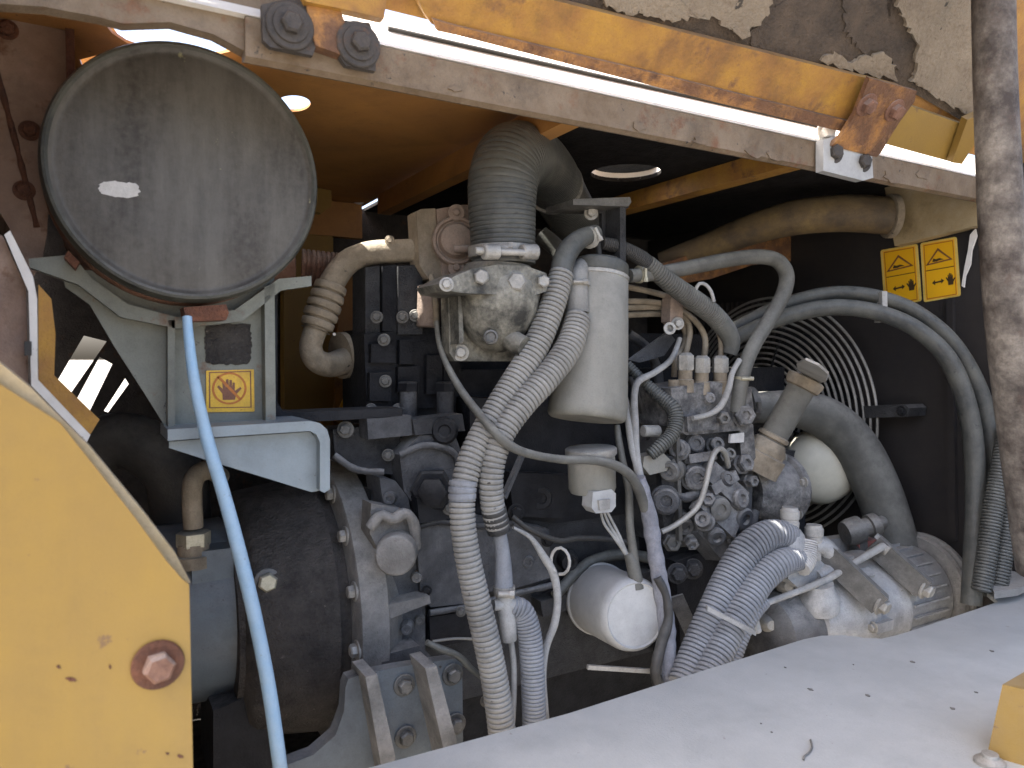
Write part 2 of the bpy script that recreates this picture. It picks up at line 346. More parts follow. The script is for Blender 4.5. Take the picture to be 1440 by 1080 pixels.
# ---- rail along the roof edge
rl = thing('roof_rail', 'white steel rail with stains and a brown painted shade band along the roof edge', 'rail', (.5, .63, 1.741))
def xrail(name, mat, prof, x0, x1, parent, bev=.0008):
    return fin(ext(nbm(), [Vector((x0, a, b)) for a, b in prof], Vector((x1-x0, 0, 0))), name, mat, parent, bev)
RL0 = P(345, 60, .606).x
xrail('rail_web', 'rail_shade_brown', [(.606, 1.734), (.612, 1.731), (.622, 1.734), (.616, 1.7635), (.6045, 1.7635)], RL0, 1.36, rl)  # dirty brown colour also stands in for shade on the lower rail
xrail('rail_lip', 'white_paint', [(.6035, 1.7645), (.616, 1.7645), (.648, 1.802), (.640, 1.807)], -.16, 1.36, rl)  # white lip sloped to catch sun, shaped as the rail's lit band
prY('rail_end', 'rail_shade_brown', [(-80, -60), (-80, 0), (60, 9), (140, 24), (172, 33), (240, 31), (300, 48), (352, 76), (420, 92), (420, -60)], .612, .014, rl)
lipn = Vector((0, -.759, .651)); lip0 = Vector((0, .6035, 1.7645))+lipn*.0012
fin(sweep(nbm(), [(PP(x, y, lip0, lipn), .0024) for x, y in ((545, 40), (700, 75), (860, 111), (1020, 147), (1150, 177))], 8), 'rubber_seal', 'hose_black', rl)
for x, y, s in ((900, 190, 13), (985, 212, 10), (1060, 228, 14), (1090, 232, 12), (1255, 262, 16), (1300, 258, 13), (640, 138, 8)):
    c = P(x, y-13, .6042); n = 11; pts = []
    for i in range(n):
        a = 2*math.pi*i/n; r = px(s, c)*(.55+.6*random.random()); pts.append(c+Vector((math.cos(a)*r*1.5, 0, math.sin(a)*r*.55)))
    fin(ext(nbm(), pts, Vector((0, .003, 0))), 'paint_chip', 'rail_shade_brown', rl, smooth=False)

# ---- hinges
def hinge_plate(parent, poly, Y, mat, th=.006): return prY('hinge_plate', mat, poly, Y, th, parent, .0015)
h1 = thing('hood_hinge', 'black bolted hinge with yellow spacer on the rail, two big washers', 'hinge', P(450, 80, .612))
M('hinge_black', (.03, .027, .025), (.07, .06, .052), scale=35, rough=.6, bump=.4, rust=.1, dust_toplight=.25, dcol=(.14, .12, .1))
hinge_plate(h1, [(368, 6), (428, -6), (446, 60), (440, 78), (380, 66), (370, 56)], .594, 'hinge_black')
hinge_plate(h1, [(478, 28), (520, 32), (530, 60), (528, 100), (486, 92), (478, 80)], .594, 'hinge_black')
prY('spacer', 'yellow_rust', [(428, -20), (476, 6), (486, 34), (484, 78), (444, 64), (434, 30)], .592, .012, h1)
prY('hinge_arm', 'yellow_dirty', [(415, -30), (548, -30), (540, 26), (480, 12), (430, 2)], .586, .01, h1)
for x, y in ((407, 38), (503, 64)):
    p = P(x, y, .594)
    turn('washer', 'hinge_black', p, (0, -1, 0), [(-.001, .0185), (.003, .0185), (.004, .0175), (.004, .0140), (.006, .0135), (.0065, .010)], h1, 28)
    bolt(p+Vector((0, -.006, 0)), (0, -1, 0), .0085, h1, 'hinge_black', False)
h2 = thing('hood_hinge', 'rusty yellow hinge bracket with four bolts linking hood and rail', 'hinge', P(1200, 230, .612))
hn = Vector((0, -.77, -.64)).normalized()
HBq = Vector((.5, .606, 1.800))+hn*.034
prN('hinge_leaf', 'yellow_rust', [(1218, 107), (1284, 125), (1281, 140), (1258, 172), (1234, 212), (1228, 218), (1164, 202), (1178, 190), (1198, 158)], HBq, hn, .006, h2, .002)
for x, y in ((1218, 147), (1257, 155)): bolt(PP(x, y, HBq+hn*.006, hn), hn, .0092, h2, 'rust_pipe')
prY('hinge_leaf', 'filter_white', [(1158, 196), (1180, 190), (1226, 208), (1228, 250), (1214, 254), (1158, 240)], .592, .011, h2, .002)
for x, y, Y, m in ((1172, 215, .594, 'hinge_black'), (1212, 228, .594, 'hinge_black'), (1161, 186, .606, 'white_paint')):
    bolt(P(x, y, Y), (-.25, -.95, 0), .0088, h2, m)

# ---- open hood above the rail
HB = Vector((.5, .606, 1.800)); hdir = Vector((0, -.64, .77)).normalized()
hood = thing('open_hood', 'raised yellow engine hood with peeling grey foam lining', 'hood', HB)
bm = nbm(); a = Vector((.32, .0, 0)); 
q = [Vector((-.3, HB.y, HB.z)), Vector((1.75, HB.y, HB.z))]
ext(bm, [q[0]-hdir*.004, q[1]-hdir*.004, q[1]+hdir*.95, q[0]+hdir*.95], -hn*.004); fin(bm, 'outer_skin', 'yellow_dirty', hood)
def prH(name, mat, poly, off, th, **k): return prN(name, mat, poly, HB+hn*off, hn, th, hood, **k)
prH('lining_board', 'foam_dark', [(690, -30), (760, -4), (1262, 118), (1374, 182), (1420, -90), (690, -90)], .0, .006)
prH('stiffener_beam', 'yellow_dirty', [(560, -60), (588, 8), (600, 26), (625, 36), (900, 96), (1212, 172), (1258, 116), (900, 26), (740, -14), (690, -60)], .008, .014)
prH('beam_lip', 'yellow_rust', [(606, 24), (640, 34), (900, 96), (1190, 168), (1196, 186), (1000, 140), (640, 46), (612, 40)], .0225, .006)
prH('edge_beam', 'yellow', [(1262, 140), (1352, 172), (1330, 222), (1236, 196)], .010, .014)
prH('edge_flange', 'yellow', [(1352, 164), (1370, 156), (1380, 170), (1345, 226), (1331, 224)], .026, .01)
def foam(poly, off, th, mat='foam_grey'):
    """torn foam: outline roughened between the given corners"""
    pts = []; n = len(poly)
    for i in range(n):
        (x0, y0), (x1, y1) = poly[i], poly[(i+1) % n]; k = max(1, int(math.hypot(x1-x0, y1-y0)/5))
        for j in range(k):
            t = j/k; e = 4.2 if j else 1.5
            pts.append((x0+(x1-x0)*t+random.uniform(-e, e), y0+(y1-y0)*t+random.uniform(-e, e)))
    prH('foam_sheet', mat, pts, off, th, bev=0, smooth=False)
foam([(845, -30), (850, 8), (930, 28), (1000, 22), (1040, 52), (1075, 20), (1090, -30)], .0062, .0048)
foam([(1250, -60), (1262, 22), (1290, 62), (1285, 100), (1276, 112), (1320, 140), (1372, 168), (1376, -60)], .0062, .0050)
foam([(1170, 70), (1196, 86), (1216, 76), (1240, 72), (1256, 90), (1260, 112), (1190, 96), (1150, 84)], .0062, .0042)
foam([(1092, 8), (1150, -20), (1160, 40), (1190, 78), (1150, 92), (1060, 68), (1050, 46)], .0062, .0012, 'foam_dark')
foam([(1180, -40), (1246, -40), (1250, 30), (1276, 70), (1262, 100), (1236, 70), (1214, 78), (1190, 50)], .0062, .0016, 'foam_dark')

# ---- stay post
ps = thing('stay_post', 'tall rusty grey stay pipe holding up the open hood', 'post', P(1468, 800, .43))
hose('pipe', 'post_paint', [(1396, -80, .43, 54), (1398, 60, .43, 54), (1402, 180, .43, 55), (1410, 340, .43, 58), (1422, 480, .43, 60), (1444, 640, .43, 64), (1468, 800, .43, 68)], 56, ps, seg=24)

# ---- white ledge in front
LZ = 1.5-.345
bm = nbm()
edge = [(300, 1141), (507, 1083), (640, 1047), (800, 1003), (960, 952), (1060, 921), (1130, 899), (1155, 894), (1185, 893), (1215, 897), (1240, 898), (1262, 893), (1300, 881), (1372, 857), (1404, 846), (1385, 831), (1440, 812), (1520, 786)]
pts = [PZ(x, y, LZ) for x, y in edge]
outer = pts+[Vector((1.9, .12, LZ)), Vector((-.05, .12, LZ))]
ext(bm, outer, Vector((0, 0, -.006)))
ld = thing('side_ledge', 'broad white painted steel ledge with dark paint chips', 'ledge', (.6, .4, LZ-.3))
fin(bm, 'top_sheet', 'ledge_paint', ld, .0015)
box('skirt', 'ledge_paint', (.9, .121, LZ-.16), (1.9, .004, .29), ld)
for x, y, s in [(a, b, random.choice((1, 1.3, 1.6, 2.6))) for a, b in ((1104, 939), (1283, 931), (1340, 997), (1373, 974), (1220, 978), (1395, 916), (1085, 1030), (1200, 935), (1070, 1018), (1140, 970))]:
    c = PZ(x, y, LZ); n = 9
    pp = [c+Vector((math.cos(2*math.pi*i/n)*px(s, c)*(.5+random.random()), math.sin(2*math.pi*i/n)*px(s, c)*(.5+random.random())*1.3, .0008)) for i in range(n)]
    fin(ext(nbm(), pp, Vector((0, 0, -.002))), 'paint_chip', 'steel_dark', ld, smooth=False)
bm = sweep(nbm(), [(PZ(x, y, LZ)+Vector((0, 0, .001)), .0010) for x, y in ((1140, 1042), (1142, 1052), (1138, 1060), (1130, 1066), (1130, 1070))], 6)
fin(bm, 'scratch_curl', 'steel_dark', ld)
yb = thing('latch_block', 'small yellow painted block standing on the white ledge', 'block', PZ(1425, 1085, LZ))
c = PZ(1450, 1068, LZ)
bm = nbm(); e0 = [PZ(x, y, LZ) for x, y in ((1388, 1062), (1520, 1100), (1560, 1050), (1440, 1026))]
top = [p.lerp(sum(e0, Vector())/4, .22)+Vector((0, 0, .062)) for p in e0]
va = [bm.verts.new(p) for p in e0]; vb = [bm.verts.new(p) for p in top]
bm.faces.new(va); bm.faces.new(vb)
for i in range(4): bm.faces.new((va[i], va[(i+1) % 4], vb[(i+1) % 4], vb[i]))
fin(bm, 'block_body', 'yellow', yb, .004)
turn('foot_bolt', 'steel_dusty', PZ(1392, 1074, LZ), (0, 0, 1), [(-.001, .012), (.003, .012), (.006, .007), (.009, .0065)], yb, 16)
rg = prZ('rag', 'hose_grey', [(1384, 826), (1404, 818), (1440, 806), (1470, 800), (1466, 822), (1430, 838), (1398, 842)], LZ+.012, .010, None, .003)
tag(rg, 'folded grey rag lying by the foot of the stay post', 'rag')

# ---- yellow panel and frame strips at the left
pn = thing('machine_cover', 'flat yellow steel cover panel with a slanted edge and one rusty bolt', 'cover', (-.02, .5, 1.1))
prY('panel_sheet', 'yellow', [(-60, 490), (0, 540), (84, 594), (143, 668), (190, 728), (232, 786), (256, 814), (266, 822), (272, 1110), (276, 1420), (-64, 1420)], .500, .004, pn, .0012)
prN('folded_edge', 'yellow_pale', [(-60, 462), (0, 510), (44, 546), (124, 626), (200, 718), (246, 778), (268, 820), (256, 816), (232, 788), (190, 731), (143, 671), (84, 597), (0, 543), (-60, 493)], (0, .5035, 1.5), (-.05, -1, -.10), -.004, pn, .0008)  # faded paint, paled further to put the sky's reflection into the colour
box('body_sheet', 'yellow', (-.44, .503, 1.2), (.74, .006, 1.2), pn)
p = P(222, 934, .5)
turn('washer', 'rust', p, (0, -1, 0), [(-.001, .0150), (.0015, .0152), (.003, .0145), (.003, .009)], pn, 32)
bolt(p+Vector((0, -.003, 0)), (.1, -1, 0), .0092, pn, 'rust_pipe', False)
for x, y, w_, h_ in ((100, 956, 9, 3), (82, 938, 4, 3), (155, 938, 2, 4), (235, 1060, 3, 2), (254, 1064, 5, 3)):
    c = P(x, y, .4995); n = 10
    fin(ext(nbm(), [c+Vector((math.cos(2*math.pi*i/n)*px(w_, c)*random.uniform(.5, 1.1), 0, math.sin(2*math.pi*i/n)*px(h_, c)*random.uniform(.4, 1.2)-math.cos(2*math.pi*i/n)*px(w_, c)*.35)) for i in range(n)], Vector((0, .002, 0))), 'paint_chip', 'rust', pn, smooth=False)
fs = thing('frame_strip', 'bent yellow frame strip with a white highlight painted along its edge beside the air slots', 'frame strip', P(90, 620, .70))
prY('inner_sheet', 'brown_wall', [(-90, 280), (4, 332), (36, 404), (40, 546), (0, 516), (-90, 460)], .712, .003, fs)
prY('strip_face', 'yellow_dirty', [(54, 400), (72, 420), (78, 470), (76, 528), (140, 590), (124, 616), (54, 548)], .706, .005, fs)
prY('strip_highlight', 'white_paint', [(6, 330), (14, 324), (46, 388), (52, 420), (53, 534), (127, 612), (122, 622), (44, 542), (40, 410)], .700, .008, fs)  # white colour is a painted highlight on the yellow strip's flange
prY('rubber_stop', 'hose_black', [(34, 480), (44, 480), (44, 500), (34, 500)], .694, .006, fs)
# ================================================================== left group: air cleaner, bracket, pump, flywheel housing
def bar(bm, a, b, w, h, upv=(0, 0, 1)):
    a = Vector(a); b = Vector(b); d = (b-a).normalized(); s = d.cross(Vector(upv)).normalized(); u = s.cross(d)
    return ext(bm, [a+s*w/2*i+u*h/2*j for i, j in ((-1, -1), (1, -1), (1, 1), (-1, 1))], b-a)
def strip(name, mat, a, b, w, h, parent=None, bev=.0015, upv=(0, 0, 1)): return fin(bar(nbm(), a, b, w, h, upv), name, mat, parent, bev)

M('bell_brown', (.024, .022, .021), (.065, .058, .052), scale=30, rough=.7, bump=1.0, bscale=300, dust_toplight=.3, dcol=(.13, .12, .11), spec=.2, spots=.14, scol=(.14, .125, .11), sscale=160)
AY = .715
ac = P(268, 242, AY); AR = (P(449, 245, AY).x-P(57, 245, AY).x)/2*1.012
air = thing('air_cleaner', 'big round dark steel air cleaner with a white smudge on its cap', 'air cleaner', (ac.x, .86, ac.z-AR))
turn('canister', 'rust_pipe', (ac.x, 1.08, ac.z), (0, -1, 0), [(0, AR*.8), (.02, AR*.93), (.27, AR*.94), (.285, AR*.985), (.295, AR*1.0), (.318, AR*1.0), (.322, AR*.98)], air, 64)
cap = turn('cap', 'cap_metal', (ac.x, AY+.040, ac.z), (0, -1, 0),
     [(0, AR*.955), (.004, AR*.985), (.012, AR*.992), (.026, AR*1.0), (.034, AR*.995), (.0395, AR*.975), (.0400, AR*.955), (.0385, AR*.935), (.0362, AR*.915), (.0355, AR*.90), (.0360, AR*.88), (.0366, AR*.5), (.0372, AR*.2), (.0374, 0)], air, 96)
cap.data.materials.append(MAT['cap_rim'])
for f in cap.data.polygons:
    r = math.hypot(f.center.x, f.center.z-(ac.z-WP[cap].z)-0)
    c = f.center+WP[cap]
    if math.hypot(c.x-ac.x, c.z-ac.z) > AR*.935: f.material_index = 1
bm = nbm(); pts = []
for i in range(46):
    a = 2*math.pi*i/46; k = 1/max(abs(math.cos(a))**1.0, abs(math.sin(a)))**.45
    q = P(168+29*math.cos(a)*k*(1+random.uniform(-.07, .05)), 265+2.5*math.cos(a)+11*math.sin(a)*k*(1+random.uniform(-.12, .10)), AY)
    pts.append(Vector((q.x, AY+.0030, q.z)))
ext(bm, pts, Vector((0, .002, 0))); fin(bm, 'chalk_smudge', 'smudge_white', cap, smooth=False)
prY('latch', 'rust', [(258, 432), (318, 428), (322, 440), (318, 450), (262, 452)], .722, .03, air, .002)
prY('latch', 'rust', [(96, 352), (112, 368), (106, 378), (90, 362)], .735, .02, air, .002)
cyl('outlet_pipe', 'rust_pipe', (.16, .98, P(440, 376, .96).z), (.235, .98, P(440, 376, .96).z), .026, air)

br = thing('air_cleaner_bracket', 'grey green steel bracket plate with a shelf carrying the round air cleaner', 'bracket', P(330, 640, .77))
prY('face_plate', 'green_grey', [(86, 380), (92, 404), (126, 428), (160, 486), (205, 556), (236, 606), (240, 616), (382, 602), (386, 380)], .775, .005, br)
prY('saddle', 'green_grey', [(40, 364), (100, 358), (130, 392), (180, 428), (250, 446), (330, 436), (392, 392), (438, 388), (438, 402), (396, 408), (340, 452), (250, 462), (170, 446), (110, 400), (42, 376)], .757, .016, br)
prY('stiffener', 'green_grey', [(236, 450), (246, 450), (246, 606), (236, 600)], .757, .0175, br)
prY('plate_flange', 'green_grey', [(372, 404), (386, 398), (388, 602), (374, 604)], .757, .0175, br)
dp_ = []
for i in range(64):
    a = 2*math.pi*i/64; kx = 1/max(abs(math.cos(a)), abs(math.sin(a)))**.8; e = random.uniform(.95, 1.04); dp_.append((321+33*math.cos(a)*kx*e, 484+29*math.sin(a)*kx*e))
prY('dirt_patch', 'bell_brown', dp_, .7738, .003, br, 0, smooth=False)
pf = [(236, 604), (300, 600), (436, 592), (450, 595), (460, 604), (464, 618), (464, 688), (456, 693), (450, 690), (450, 622), (445, 611), (436, 606), (300, 615), (236, 620)]
prY('shelf', 'blue_grey', pf, .725, .075, br)
prY('gusset', 'blue_grey', [(238, 621), (320, 615), (436, 607), (449, 622), (449, 690), (438, 692), (360, 668), (300, 650), (238, 630)], .738, .006, br)
bk = prY('bent_strap', 'engine_dark', [(383, 400), (390, 400), (390, 566), (398, 578), (420, 580), (566, 574), (566, 586), (420, 594), (392, 592), (383, 580)], .80, .05); tag(bk, 'black bent steel strap running behind the bracket shelf', 'strap')

# ---- prohibition label on the bracket
def hand(cx, cy, w, h):
    """open hand outline, unit box scaled"""
    base = [(-.30, .5), (.30, .5), (.32, .28), (.38, .10), (.50, -.02), (.72, -.14), (.80, -.06), (.62, .10), (.46, .26)]
    fing = []
    poly = [(-.30, .5), (-.32, .2), (-.58, -.12), (-.50, -.2), (-.30, -.02), (-.32, -.34), (-.20, -.36), (-.15, -.08), (-.14, -.47), (-.01, -.48), (.01, -.1), (.04, -.44), (.16, -.43), (.16, -.08), (.20, -.32), (.31, -.30), (.30, .08), (.58, -.10), (.64, -.02), (.36, .26), (.30, .5)]
    return [(cx+x*w, cy+y*h) for x, y in poly]
def decal(name, label, quad, proj, back, mats, art, group=None, rnd=.05):
    """quad of 4 photo points; art = list of (part name, material, uv polygon, level)"""
    def uv(u, v):
        (x0, y0), (x1, y1), (x2, y2), (x3, y3) = quad
        a = (x0+(x1-x0)*u, y0+(y1-y0)*u); b = (x3+(x2-x3)*u, y3+(y2-y3)*u); return proj(a[0]+(b[0]-a[0])*v, a[1]+(b[1]-a[1])*v)
    rr = []
    for cx, cy, a0 in ((rnd, rnd, 180), (1-rnd, rnd, 270), (1-rnd, 1-rnd, 0), (rnd, 1-rnd, 90)):
        for k in range(4):
            a = R(a0+k*30); rr.append((cx+rnd*math.cos(a), cy+rnd*math.sin(a)*.8))
    back = Vector(back)
    t = thing(name, label, 'label', uv(.5, 1), group)
    sh = fin(ext(nbm(), [uv(*q) for q in rr], back*.0010), 'sheet', mats, t, smooth=False)
    for nm, mt, poly, lv in art:
        if isinstance(poly[0], list): plate(nm, mt, [uv(*q)-back*lv for q in poly[0]], [[uv(*q)-back*lv for q in poly[1]]], back*.0002, sh)
        else: fin(ext(nbm(), [uv(*q)-back*lv for q in poly], back*.0002), nm, mt, sh, smooth=False)
    return t
def rect(a, b, c, d): return [(a, b), (c, b), (c, d), (a, d)]
def ring(cx, cy, rx, ry, n=32): return [(cx+rx*math.cos(2*math.pi*i/n), cy+ry*math.sin(2*math.pi*i/n)) for i in range(n)]
art = [('border_line', 'print_brown', [rect(.06, .04, .94, .90), rect(.085, .065, .915, .88)], .0003),
       ('hand_print', 'print_brown', hand(.47, .46, .42, .50), .0003),
       ('ban_ring', 'print_red', [ring(.48, .44, .36, .38), ring(.48, .44, .315, .335)], .0006),
       ('ban_bar', 'print_red', [(.22, .16), (.26, .12), (.74, .70), (.70, .74)], .0006)]
decal('warning_label', 'worn yellow label with a crossed out hand in a ring', [(290, 521), (357, 519), (358, 579), (290, 580)], lambda x, y: P(x, y, .7735), (0, 1, 0), 'label_yellow_old', art, rnd=.02)

bh = hose('drain_hose', 'blue_hose', [(263, 446, .722, 13), (266, 480, .715, 14), (274, 540, .708, 16), (292, 620, .700, 18), (316, 700, .695, 19), (340, 790, .690, 20), (361, 880, .686, 20), (380, 980, .682, 20), (396, 1095, .680, 20)], 18, seg=18)
tag(bh, 'pale blue plastic drain hose hanging down from the air cleaner', 'hose')

# ---- flywheel housing numbers
fp = P(508, 905, .77); FX = fp.x; FZ = fp.z; FYc = .95; FRr = FYc-.77
def fpt(dx, r, deg): return Vector((FX+dx, FYc-r*math.cos(R(deg)), FZ+r*math.sin(R(deg))))   # deg 0 faces the camera side

pump = thing('hydraulic_pump', 'smooth blue grey hydraulic pump body behind the yellow panel', 'pump', (.05, .95, FZ-.13))
xl = P(215, 890, .9).x; xr = P(378, 890, .86).x
turn('pump_body', 'pump_paint', (xl, .955, FZ+.008), (1, 0, 0), [(0, .085), (.004, .098), (.012, .104), (xr-xl-.02, .108), (xr-xl-.012, .112), (xr-xl, .112)], pump, 48)
turn('pump_flange', 'pump_paint', (xr, .955, FZ+.008), (1, 0, 0), [(0, .118), (.002, .122), (.014, .122), (.016, .118)], pump, 48)
box('valve_block', 'pump_paint', (P(318, 790, .88).x, .90, P(300, 786, .88).z-.004), (.075, .07, .035), pump, .004)
prY('regulator', 'engine_dark', [(300, 1000), (370, 970), (395, 1010), (390, 1110), (300, 1110)], .85, .10, pump, .004)
p = P(376, 818, .822)
bolt(p, (-.1, -1, .1), .0105, pump, 'zinc', False); turn('bolt_collar', 'steel_dark', p, (-.1, -1, .1), [(-.05, .016), (-.001, .014), (0, .012)], pump, 18)
hf = thing('hose_fitting', 'tan hydraulic elbow hose screwed onto the blue grey pump', 'hydraulic hose', P(272, 786, .88))
hose('elbow', 'dusty_tan', [(272, 742, .88, 27), (270, 700, .88, 27), (272, 676, .885, 27), (282, 664, .90, 27), (297, 662, .93, 26), (310, 670, .97, 25)], 27, hf)
turn('swivel_nut', 'zinc', P(272, 746, .88), (0, 0, -1), [(0, .0145), (.002, .018), (.016, .018), (.018, .016)], hf, 6)
turn('adapter', 'dusty_tan', P(272, 764, .88), (0, 0, -1), [(0, .0165), (.012, .0165), (.013, .019), (.026, .019)], hf, 20)
dk = thing('return_hose', 'thick black hose lying behind the frame strip', 'hose', P(170, 720, 1.0))
hose('hose_body', 'hose_black', [(60, 690, 1.05), (120, 640, 1.02), (180, 620, 1.0), (240, 660, .98), (255, 740, 1.0), (250, 850, 1.02)], 80, dk, seg=18)

eng = thing('engine_block', 'sooty black diesel engine block with flywheel housing at its end', 'engine', (.62, .95, FZ-.16))
FH = turn('flywheel_housing', 'bell_brown', (FX-.115, FYc, FZ), (1, 0, 0), [(0, .118), (.006, .120), (.012, .140), (.020, .146), (.060, .152), (.092, .157), (.100, .158), (.102, .150), (.1145, .150)], eng, 72)
HR = turn('housing_ring', 'housing_light', (FX, FYc, FZ), (1, 0, 0), [(0, FRr-.004), (.002, FRr), (.033, FRr), (.035, FRr-.003), (.043, FRr-.014), (.060, FRr-.03)], eng, 80)
for d in (-24, -4, 18, 40, 62): bolt(fpt(0, FRr-.013, d), (-1, 0, 0), .0075, HR, 'steel_dusty')
X0 = FX+.035
box('crankcase', 'engine_black', ((X0+1.06)/2, .965, FZ+.015), (1.06-X0, .26, .28), eng, .006)
box('cylinder_head', 'engine_dark', ((X0+1.05)/2+.02, .98, FZ+.225), (1.0-X0, .22, .14), eng, .006)
box('rocker_cover', 'engine_dark', (.62, .99, FZ+.32), (.58, .15, .06), eng, .012)
box('oil_pan', 'engine_dark', ((X0+1.02)/2, .96, FZ-.18), (.98-X0, .21, .11), eng, .012)
# gear case face next to the ring
prY('gear_case', 'engine_grey', [(534, 672), (556, 676), (574, 700), (582, 742), (588, 830), (598, 852), (598, 945), (556, 960), (553, 900), (548, 780)], .80, .05, eng, .006)
prY('case_rib', 'housing_light', [(540, 852), (604, 838), (606, 848), (544, 872)], .775, .03, eng, .003)
prY('case_foot', 'engine_grey', [(536, 922), (590, 908), (606, 922), (600, 946), (538, 960)], .772, .04, eng, .004)
p = P(556, 782, .752)
turn('round_plug', 'housing_light', p, FR, [(-.04, .0235), (-.004, .0225), (-.001, .0212), (0, .0195), (.0004, 0)], eng, 32)
hose('casting_bead', 'housing_light', [(520, 742, .772), (536, 724, .768), (552, 730, .764), (570, 722, .764), (582, 738, .768), (584, 770, .775)], 15, eng, wob=.25)
prY('boss', 'housing_light', [(522, 708), (566, 716), (580, 744), (574, 768), (534, 776), (520, 750)], .778, .03, eng, .006)
prY('side_cover', 'engine_grey', [(584, 742), (640, 736), (654, 752), (660, 848), (606, 854), (592, 838)], .792, .03, eng, .004)
prY('side_cover', 'engine_grey', [(664, 726), (772, 744), (776, 812), (716, 830), (668, 834)], .80, .03, eng, .004)
prY('casting_wall', 'engine_grey', [(562, 640), (590, 612), (640, 612), (650, 640), (646, 724), (600, 736), (568, 690)], .80, .04, eng, .008)
prY('casting_wall', 'engine_black', [(468, 604), (560, 596), (566, 640), (560, 668), (500, 662), (472, 648)], .83, .05, eng, .006)
turn('hex_plug', 'engine_dark', P(608, 690, .785), FR, [(-.02, .026), (0, .026), (.003, .023), (.003, .017), (.018, .017), (.020, .014)], eng, 6)
prY('plug_base', 'engine_dark', [(586, 700), (640, 696), (642, 728), (590, 736)], .782, .02, eng, .004)
turn('core_plug', 'engine_dark', P(625, 606, .79), FR, [(-.02, .016), (0, .016), (.004, .013), (.004, .008), (.001, .006)], eng, 22)
prY('rail_casting', 'engine_grey', [(516, 588), (578, 584), (580, 612), (518, 618)], .80, .03, eng, .003)
prY('rail_casting', 'engine_black', [(580, 590), (650, 582), (654, 606), (584, 612)], .795, .03, eng, .003)
for x, y, Y, s, m in ((648, 860, .785, 5, 'steel_dark'), (546, 640, .82, 6, 'steel_dark'), (486, 604, .82, 8, 'steel_dark'), (632, 714, .78, 7, 'steel_dark'), (684, 986, .79, 6, 'steel_dark'), (726, 720, .795, 8, 'engine_dark'), (600, 830, .79, 5, 'engine_dark'), (770, 760, .795, 6, 'engine_dark'), (654, 770, .79, 5, 'engine_dark')):
    q = P(x, y, Y); bolt(q, FR, px(s, q), eng, m)
prY('rear_gallery', 'engine_dark', [(660, 560), (830, 560), (900, 640), (900, 720), (780, 736), (664, 720)], .83, .05, eng, .006)
prY('gallery_cover', 'engine_dark', [(716, 664), (800, 668), (800, 730), (722, 726)], .81, .03, eng, .005)
prY('lower_cover', 'engine_dark', [(604, 868), (660, 860), (664, 900), (606, 912)], .80, .03, eng, .003)
prY('sump_flange', 'engine_black', [(760, 846), (1000, 780), (1004, 800), (764, 868)], .81, .03, eng, .003)
# upper black stack at the head: fuel rail, injector bodies
up = thing('intake_manifold', 'black ribbed intake manifold with square ports on the engine head', 'manifold', P(570, 590, .85))
MB_ = prY('manifold_body', 'engine_dark', [(512, 470), (640, 458), (648, 520), (640, 572), (516, 578)], .86, .06, up, .005)
for i, (x, w, y0, y1) in enumerate(((514, 20, 376, 470), (538, 20, 374, 466), (560, 34, 374, 470), (604, 30, 420, 460))):
    prY('port_runner', 'engine_dark' if i % 2 else 'engine_black', [(x, y0), (x+w, y0-2), (x+w, y1), (x, y1)], .865-.006*i, .05, up, .004)
for x, y, w, h in ((522, 484, 34, 26), (562, 478, 18, 34), (560, 516, 30, 36), (600, 500, 22, 54), (520, 524, 30, 40), (624, 508, 16, 40)):
    prY('port_cover', 'engine_dark', [(x, y), (x+w, y-1), (x+w, y+h), (x, y+h)], .85, .02, up, .003)
for x in (574, 626):
    q = P(x, 548, .84); cyl('stud_cap', 'engine_grey', q, q+Vector((0, 0, -.035)), .0105, up, 16)
    turn('stud_nut', 'engine_dark', q, (0, 0, 1), [(-.002, .013), (.008, .013), (.010, .011)], up, 6)
for x, y in ((530, 446), (540, 478), (542, 536), (566, 446), (584, 444), (522, 576), (560, 576), (638, 440)):
    q = P(x, y, .846); bolt(q, FR, px(6, q), MB_, 'steel_dark')
bl = cyl('head_bolt', 'steel_dusty', P(470, 470, .86), P(470, 470, .85), .002, up)

for x, y, Y, s_, l_, m_ in ((548, 700, .80, 9, .02, 'engine_grey'), (572, 884, .79, 8, .012, 'engine_grey'), (586, 812, .795, 7, .012, 'housing_light'), (590, 872, .795, 6, .01, 'steel_dark'), (664, 790, .79, 9, .012, 'engine_grey'), (690, 700, .82, 14, .02, 'engine_dark'), (760, 700, .815, 16, .02, 'engine_dark'), (742, 790, .80, 8, .01, 'engine_grey'), (676, 880, .80, 9, .02, 'engine_dark'), (800, 790, .815, 12, .02, 'engine_dark'), (660, 650, .82, 12, .02, 'engine_black')):
    q = P(x, y, Y); turn('boss', m_, q, FR, [(-.03, px(s_*1.3, q)), (-l_*.3, px(s_*1.2, q)), (l_*.2, px(s_, q)), (l_*.4, px(s_*.9, q)), (l_*.4, px(s_*.5, q)), (l_*.25, px(s_*.45, q))], eng, 18)
for pts_, w_, m_ in (([(562, 640, .80), (600, 626, .795), (640, 640, .795), (652, 690, .80)], 10, 'engine_grey'), ([(586, 742, .79), (620, 734, .788), (662, 740, .79), (720, 736, .80)], 8, 'engine_black'), ([(604, 862, .795), (660, 852, .795), (720, 836, .80), (780, 822, .805)], 9, 'engine_grey'), ([(470, 640, .82), (500, 660, .81), (540, 664, .80)], 10, 'engine_grey')):
    hose('casting_ridge', m_, pts_, w_, eng, wob=.2)
